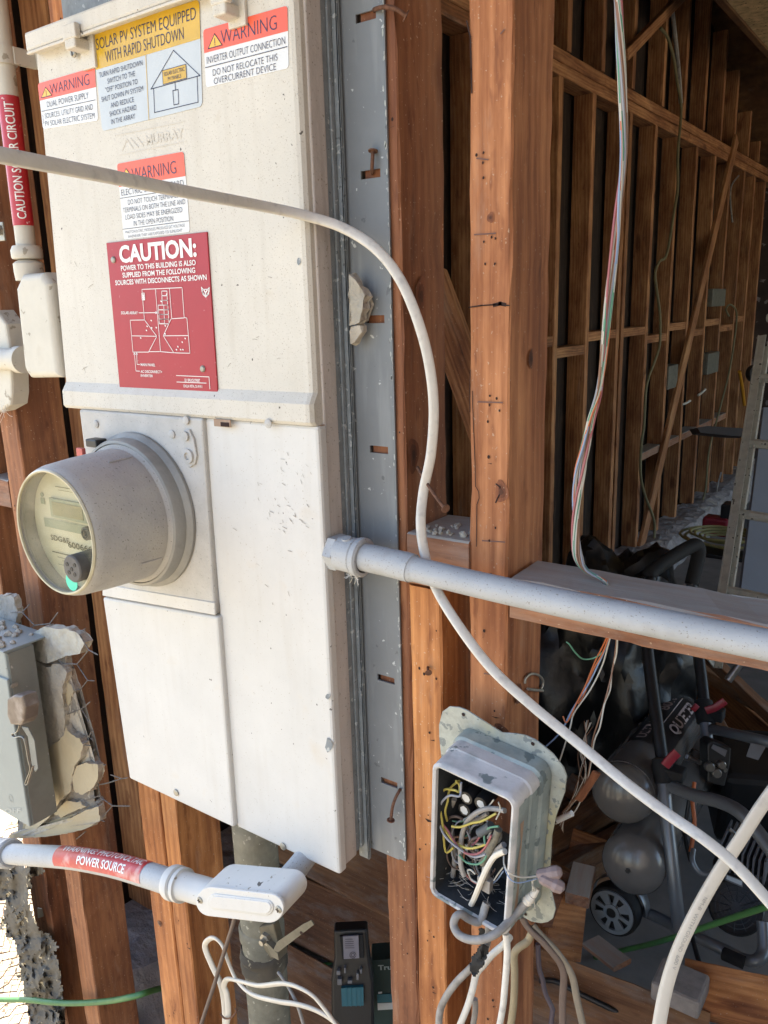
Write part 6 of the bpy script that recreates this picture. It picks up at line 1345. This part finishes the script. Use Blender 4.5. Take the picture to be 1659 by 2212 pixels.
g.lathe(a, (.6, -.8, .1), [(0, -.03), (.03, -.03), (.03, .0), (0, .0)], 28); single('work_lamp', g, M['black'], 'round black lamp head hanging at the top of the ladder', 'lamp')
g = G(); q = [Z3(850, 205), Z3(950, 190), Z3(1340, 215), Z3(1335, 290), Z3(1180, 285), Z3(880, 255)]; g.slab([T(u, v, 4.6) for u, v in q], _f*.12); single('shelf_board', g, surf('dark_shelf', '#3d3635', .8, var=.1), 'dark narrow shelf board jutting out in front of the side wall studs', 'shelf')
g = G(); c = T(*Z3(1110, 1290), 3.7)
for k in range(6):
    r = .07+.018*k; pts = [c+Vector((r*math.cos(a)*1.2, r*math.sin(a), .008*k % .03+random.uniform(0, .006))) for a in [i*math.pi/8 for i in range(17)]]; g.tube(pts, .006, seg=8, sub=3)
single('hose_coil', g, surf('pale_yellow_hose', '#948b58', .6, var=.15), 'coiled pale yellow hose on the floor left of the ladder', 'hose')
g = G(); c = T(*Z3(1040, 1400), 3.6); g.box(c.x-.12, c.x+.12, c.y-.06, c.y+.06, c.z-.02, c.z, bev=.005); single('black_case', g, M['black'], 'flat black case lying under the hose coil', 'case')
g = G(); c = T(*Z3(1190, 1110), 4.0); g.box(c.x-.05, c.x+.06, c.y-.05, c.y+.05, c.z-.07, c.z+.09, bev=.01); tl_ = thing('power_tool', 'small red and black power tool on the floor by the concrete footing', 'power tool', c); g.obj('grip', M['black'], tl_)
g = G(); c = T(*Z3(1100, 1150), 4.0); g.box(c.x-.09, c.x+.03, c.y-.05, c.y+.05, c.z-.05, c.z+.04, bev=.012); g.obj('shell', M['red'], tl_)
EG = 'small metal outlet boxes on the side wall'
for i, (x0, y0, x1, y1, lb_) in enumerate(((1035, 365, 1160, 545, 'metal outlet box highest on the side wall, near the far end'), (990, 1045, 1090, 1230, 'metal outlet box below the row of blocking, near the far end'), (570, 1175, 655, 1390, 'metal outlet box left of the slanting brace'))):
    a = B(*Z2(x0, y0), 'x', XW-.02); b = B(*Z2(x1, y1), 'x', XW-.02); g = G(); g.box(XW-.05, XW+.012, min(a.y, b.y), max(a.y, b.y), min(a.z, b.z), max(a.z, b.z), bev=.004); single('outlet_box', g, surf('tarnished_box', '#77756a', .55, metal=.3, var=.2, scale=40), lb_, 'outlet box', EG)
def wx(F, pts, x, r, m, label, group='old cables on the side wall'):
    g = G(); g.tube([B(*F(*p), 'x', x) if len(p) == 2 else p for p in pts], r, seg=8, sub=6); single('old_cable', g, m if not isinstance(m, str) else M[m], label, 'cable', group)
oc = surf('old_olive_cable', '#726a4c', .7, var=.15)
wx(lambda x, y: (x, y), [Z1(490, 270), Z1(560, 360), Z1(620, 560), Z1(655, 800), Z1(690, 1000), Z1(690, 1150), Z1(660, 1500), Z1(660, 1800), Z1(625, 2050), Z2(600, 0), Z2(520, 80), Z2(478, 200), Z2(490, 350), Z2(520, 560), Z2(530, 700), Z2(525, 950), Z2(470, 1130), Z2(400, 1320), Z2(375, 1500), Z2(360, 1800), Z3(310, 350), Z3(300, 640), Z3(340, 850), Z3(430, 1100), Z3(430, 1300)], XW+.03, .008, oc, 'long old olive cable winding down the studs left of the brace')
wx(lambda x, y: (x, y), [Z1(610, 120), Z1(640, 400), Z1(670, 700), Z1(690, 1000)], XW+.02, .012, 'cablegrey', 'thick grey cable end near the top of the side wall')
wx(lambda x, y: (x, y), [Z2(1250, 650), Z2(1220, 580), Z2(1260, 530), Z2(1320, 580), Z2(1330, 700), Z2(1300, 950), Z2(1260, 1200), Z2(1200, 1450), Z2(1120, 1750), Z3(960, 450), Z3(930, 800), Z3(880, 1000), Z3(890, 1180), Z3(940, 1310)], XW+.03, .007, oc, 'olive cable with a loop near the far outlet boxes')
wx(lambda x, y: (x, y), [Z3(1080, 640), Z3(1040, 800), Z3(1040, 950), Z3(1075, 1100)], XW+.05, .006, 'cablegrey', 'thin grey wire dropping over the concrete footing')
wx(lambda x, y: (x, y), [Z1(1250, 1700), Z1(1180, 1800), Z1(1170, 1950), Z1(1190, 2150)], XW+.0, .006, 'cablegrey', 'thin dark wire curving between the last studs')
wx(lambda x, y: (x, y), [Z2(1360, 1230), Z2(1390, 1400), Z2(1410, 1580)], XW+.05, .014, surf('orange_yellow_cord', '#b47a1c', .5), 'orange yellow cord hanging beside the ladder')
for p, q, lb_ in ((Z2(760, 1575), Z2(845, 1535), 'short white wire stub just right of the slanting brace'), (Z2(925, 1480), Z2(1005, 1415), 'short white wire stub on the stud further right')):
    g = G(); a, b = B(*p, 'x', XW), B(*q, 'x', XW+.03); g.tube([a, (a+b)/2+Vector((0, 0, -.004)), b], .008, seg=8); single('wire_stub', g, M['wwhite'], lb_, 'wire', 'wire stubs in the side wall')
# dark framing bits seen through the gap left of the centre post
# screw eyes / small pads on the studs at the lower left
g = G(); slabuv(g, [F6(440, 830), F6(495, 840), F6(512, 935), F6(450, 955)], .7475, (0, .002, 0), .0006); single('nail_plate', g, M['zinc'], 'tiny square metal plate nailed to the left corner post', 'nail plate')
# cobweb wisps under the side stub and hub
g = G()
for c, n_, s in ((Y(10, 880, .70), 26, .018), (Y(775, 1225, .70)+Vector((0, -.01, -.005)), 24, .010)):
    for _ in range(n_):
        a = c+Vector((random.uniform(-1, 1), random.uniform(-.5, .5), random.uniform(-1, 1)))*s*.5; b = a+Vector((random.uniform(-1, 1), random.uniform(-.5, .5), random.uniform(-1.2, .6)))*s
        g.tube([a, (a+b)/2+Vector((0, 0, -.002)), b], .00025, seg=3, sub=2)
single('cobweb', g, M['cable'], 'dusty cobweb wisps under the conduit fittings', 'cobweb', kind='stuff')
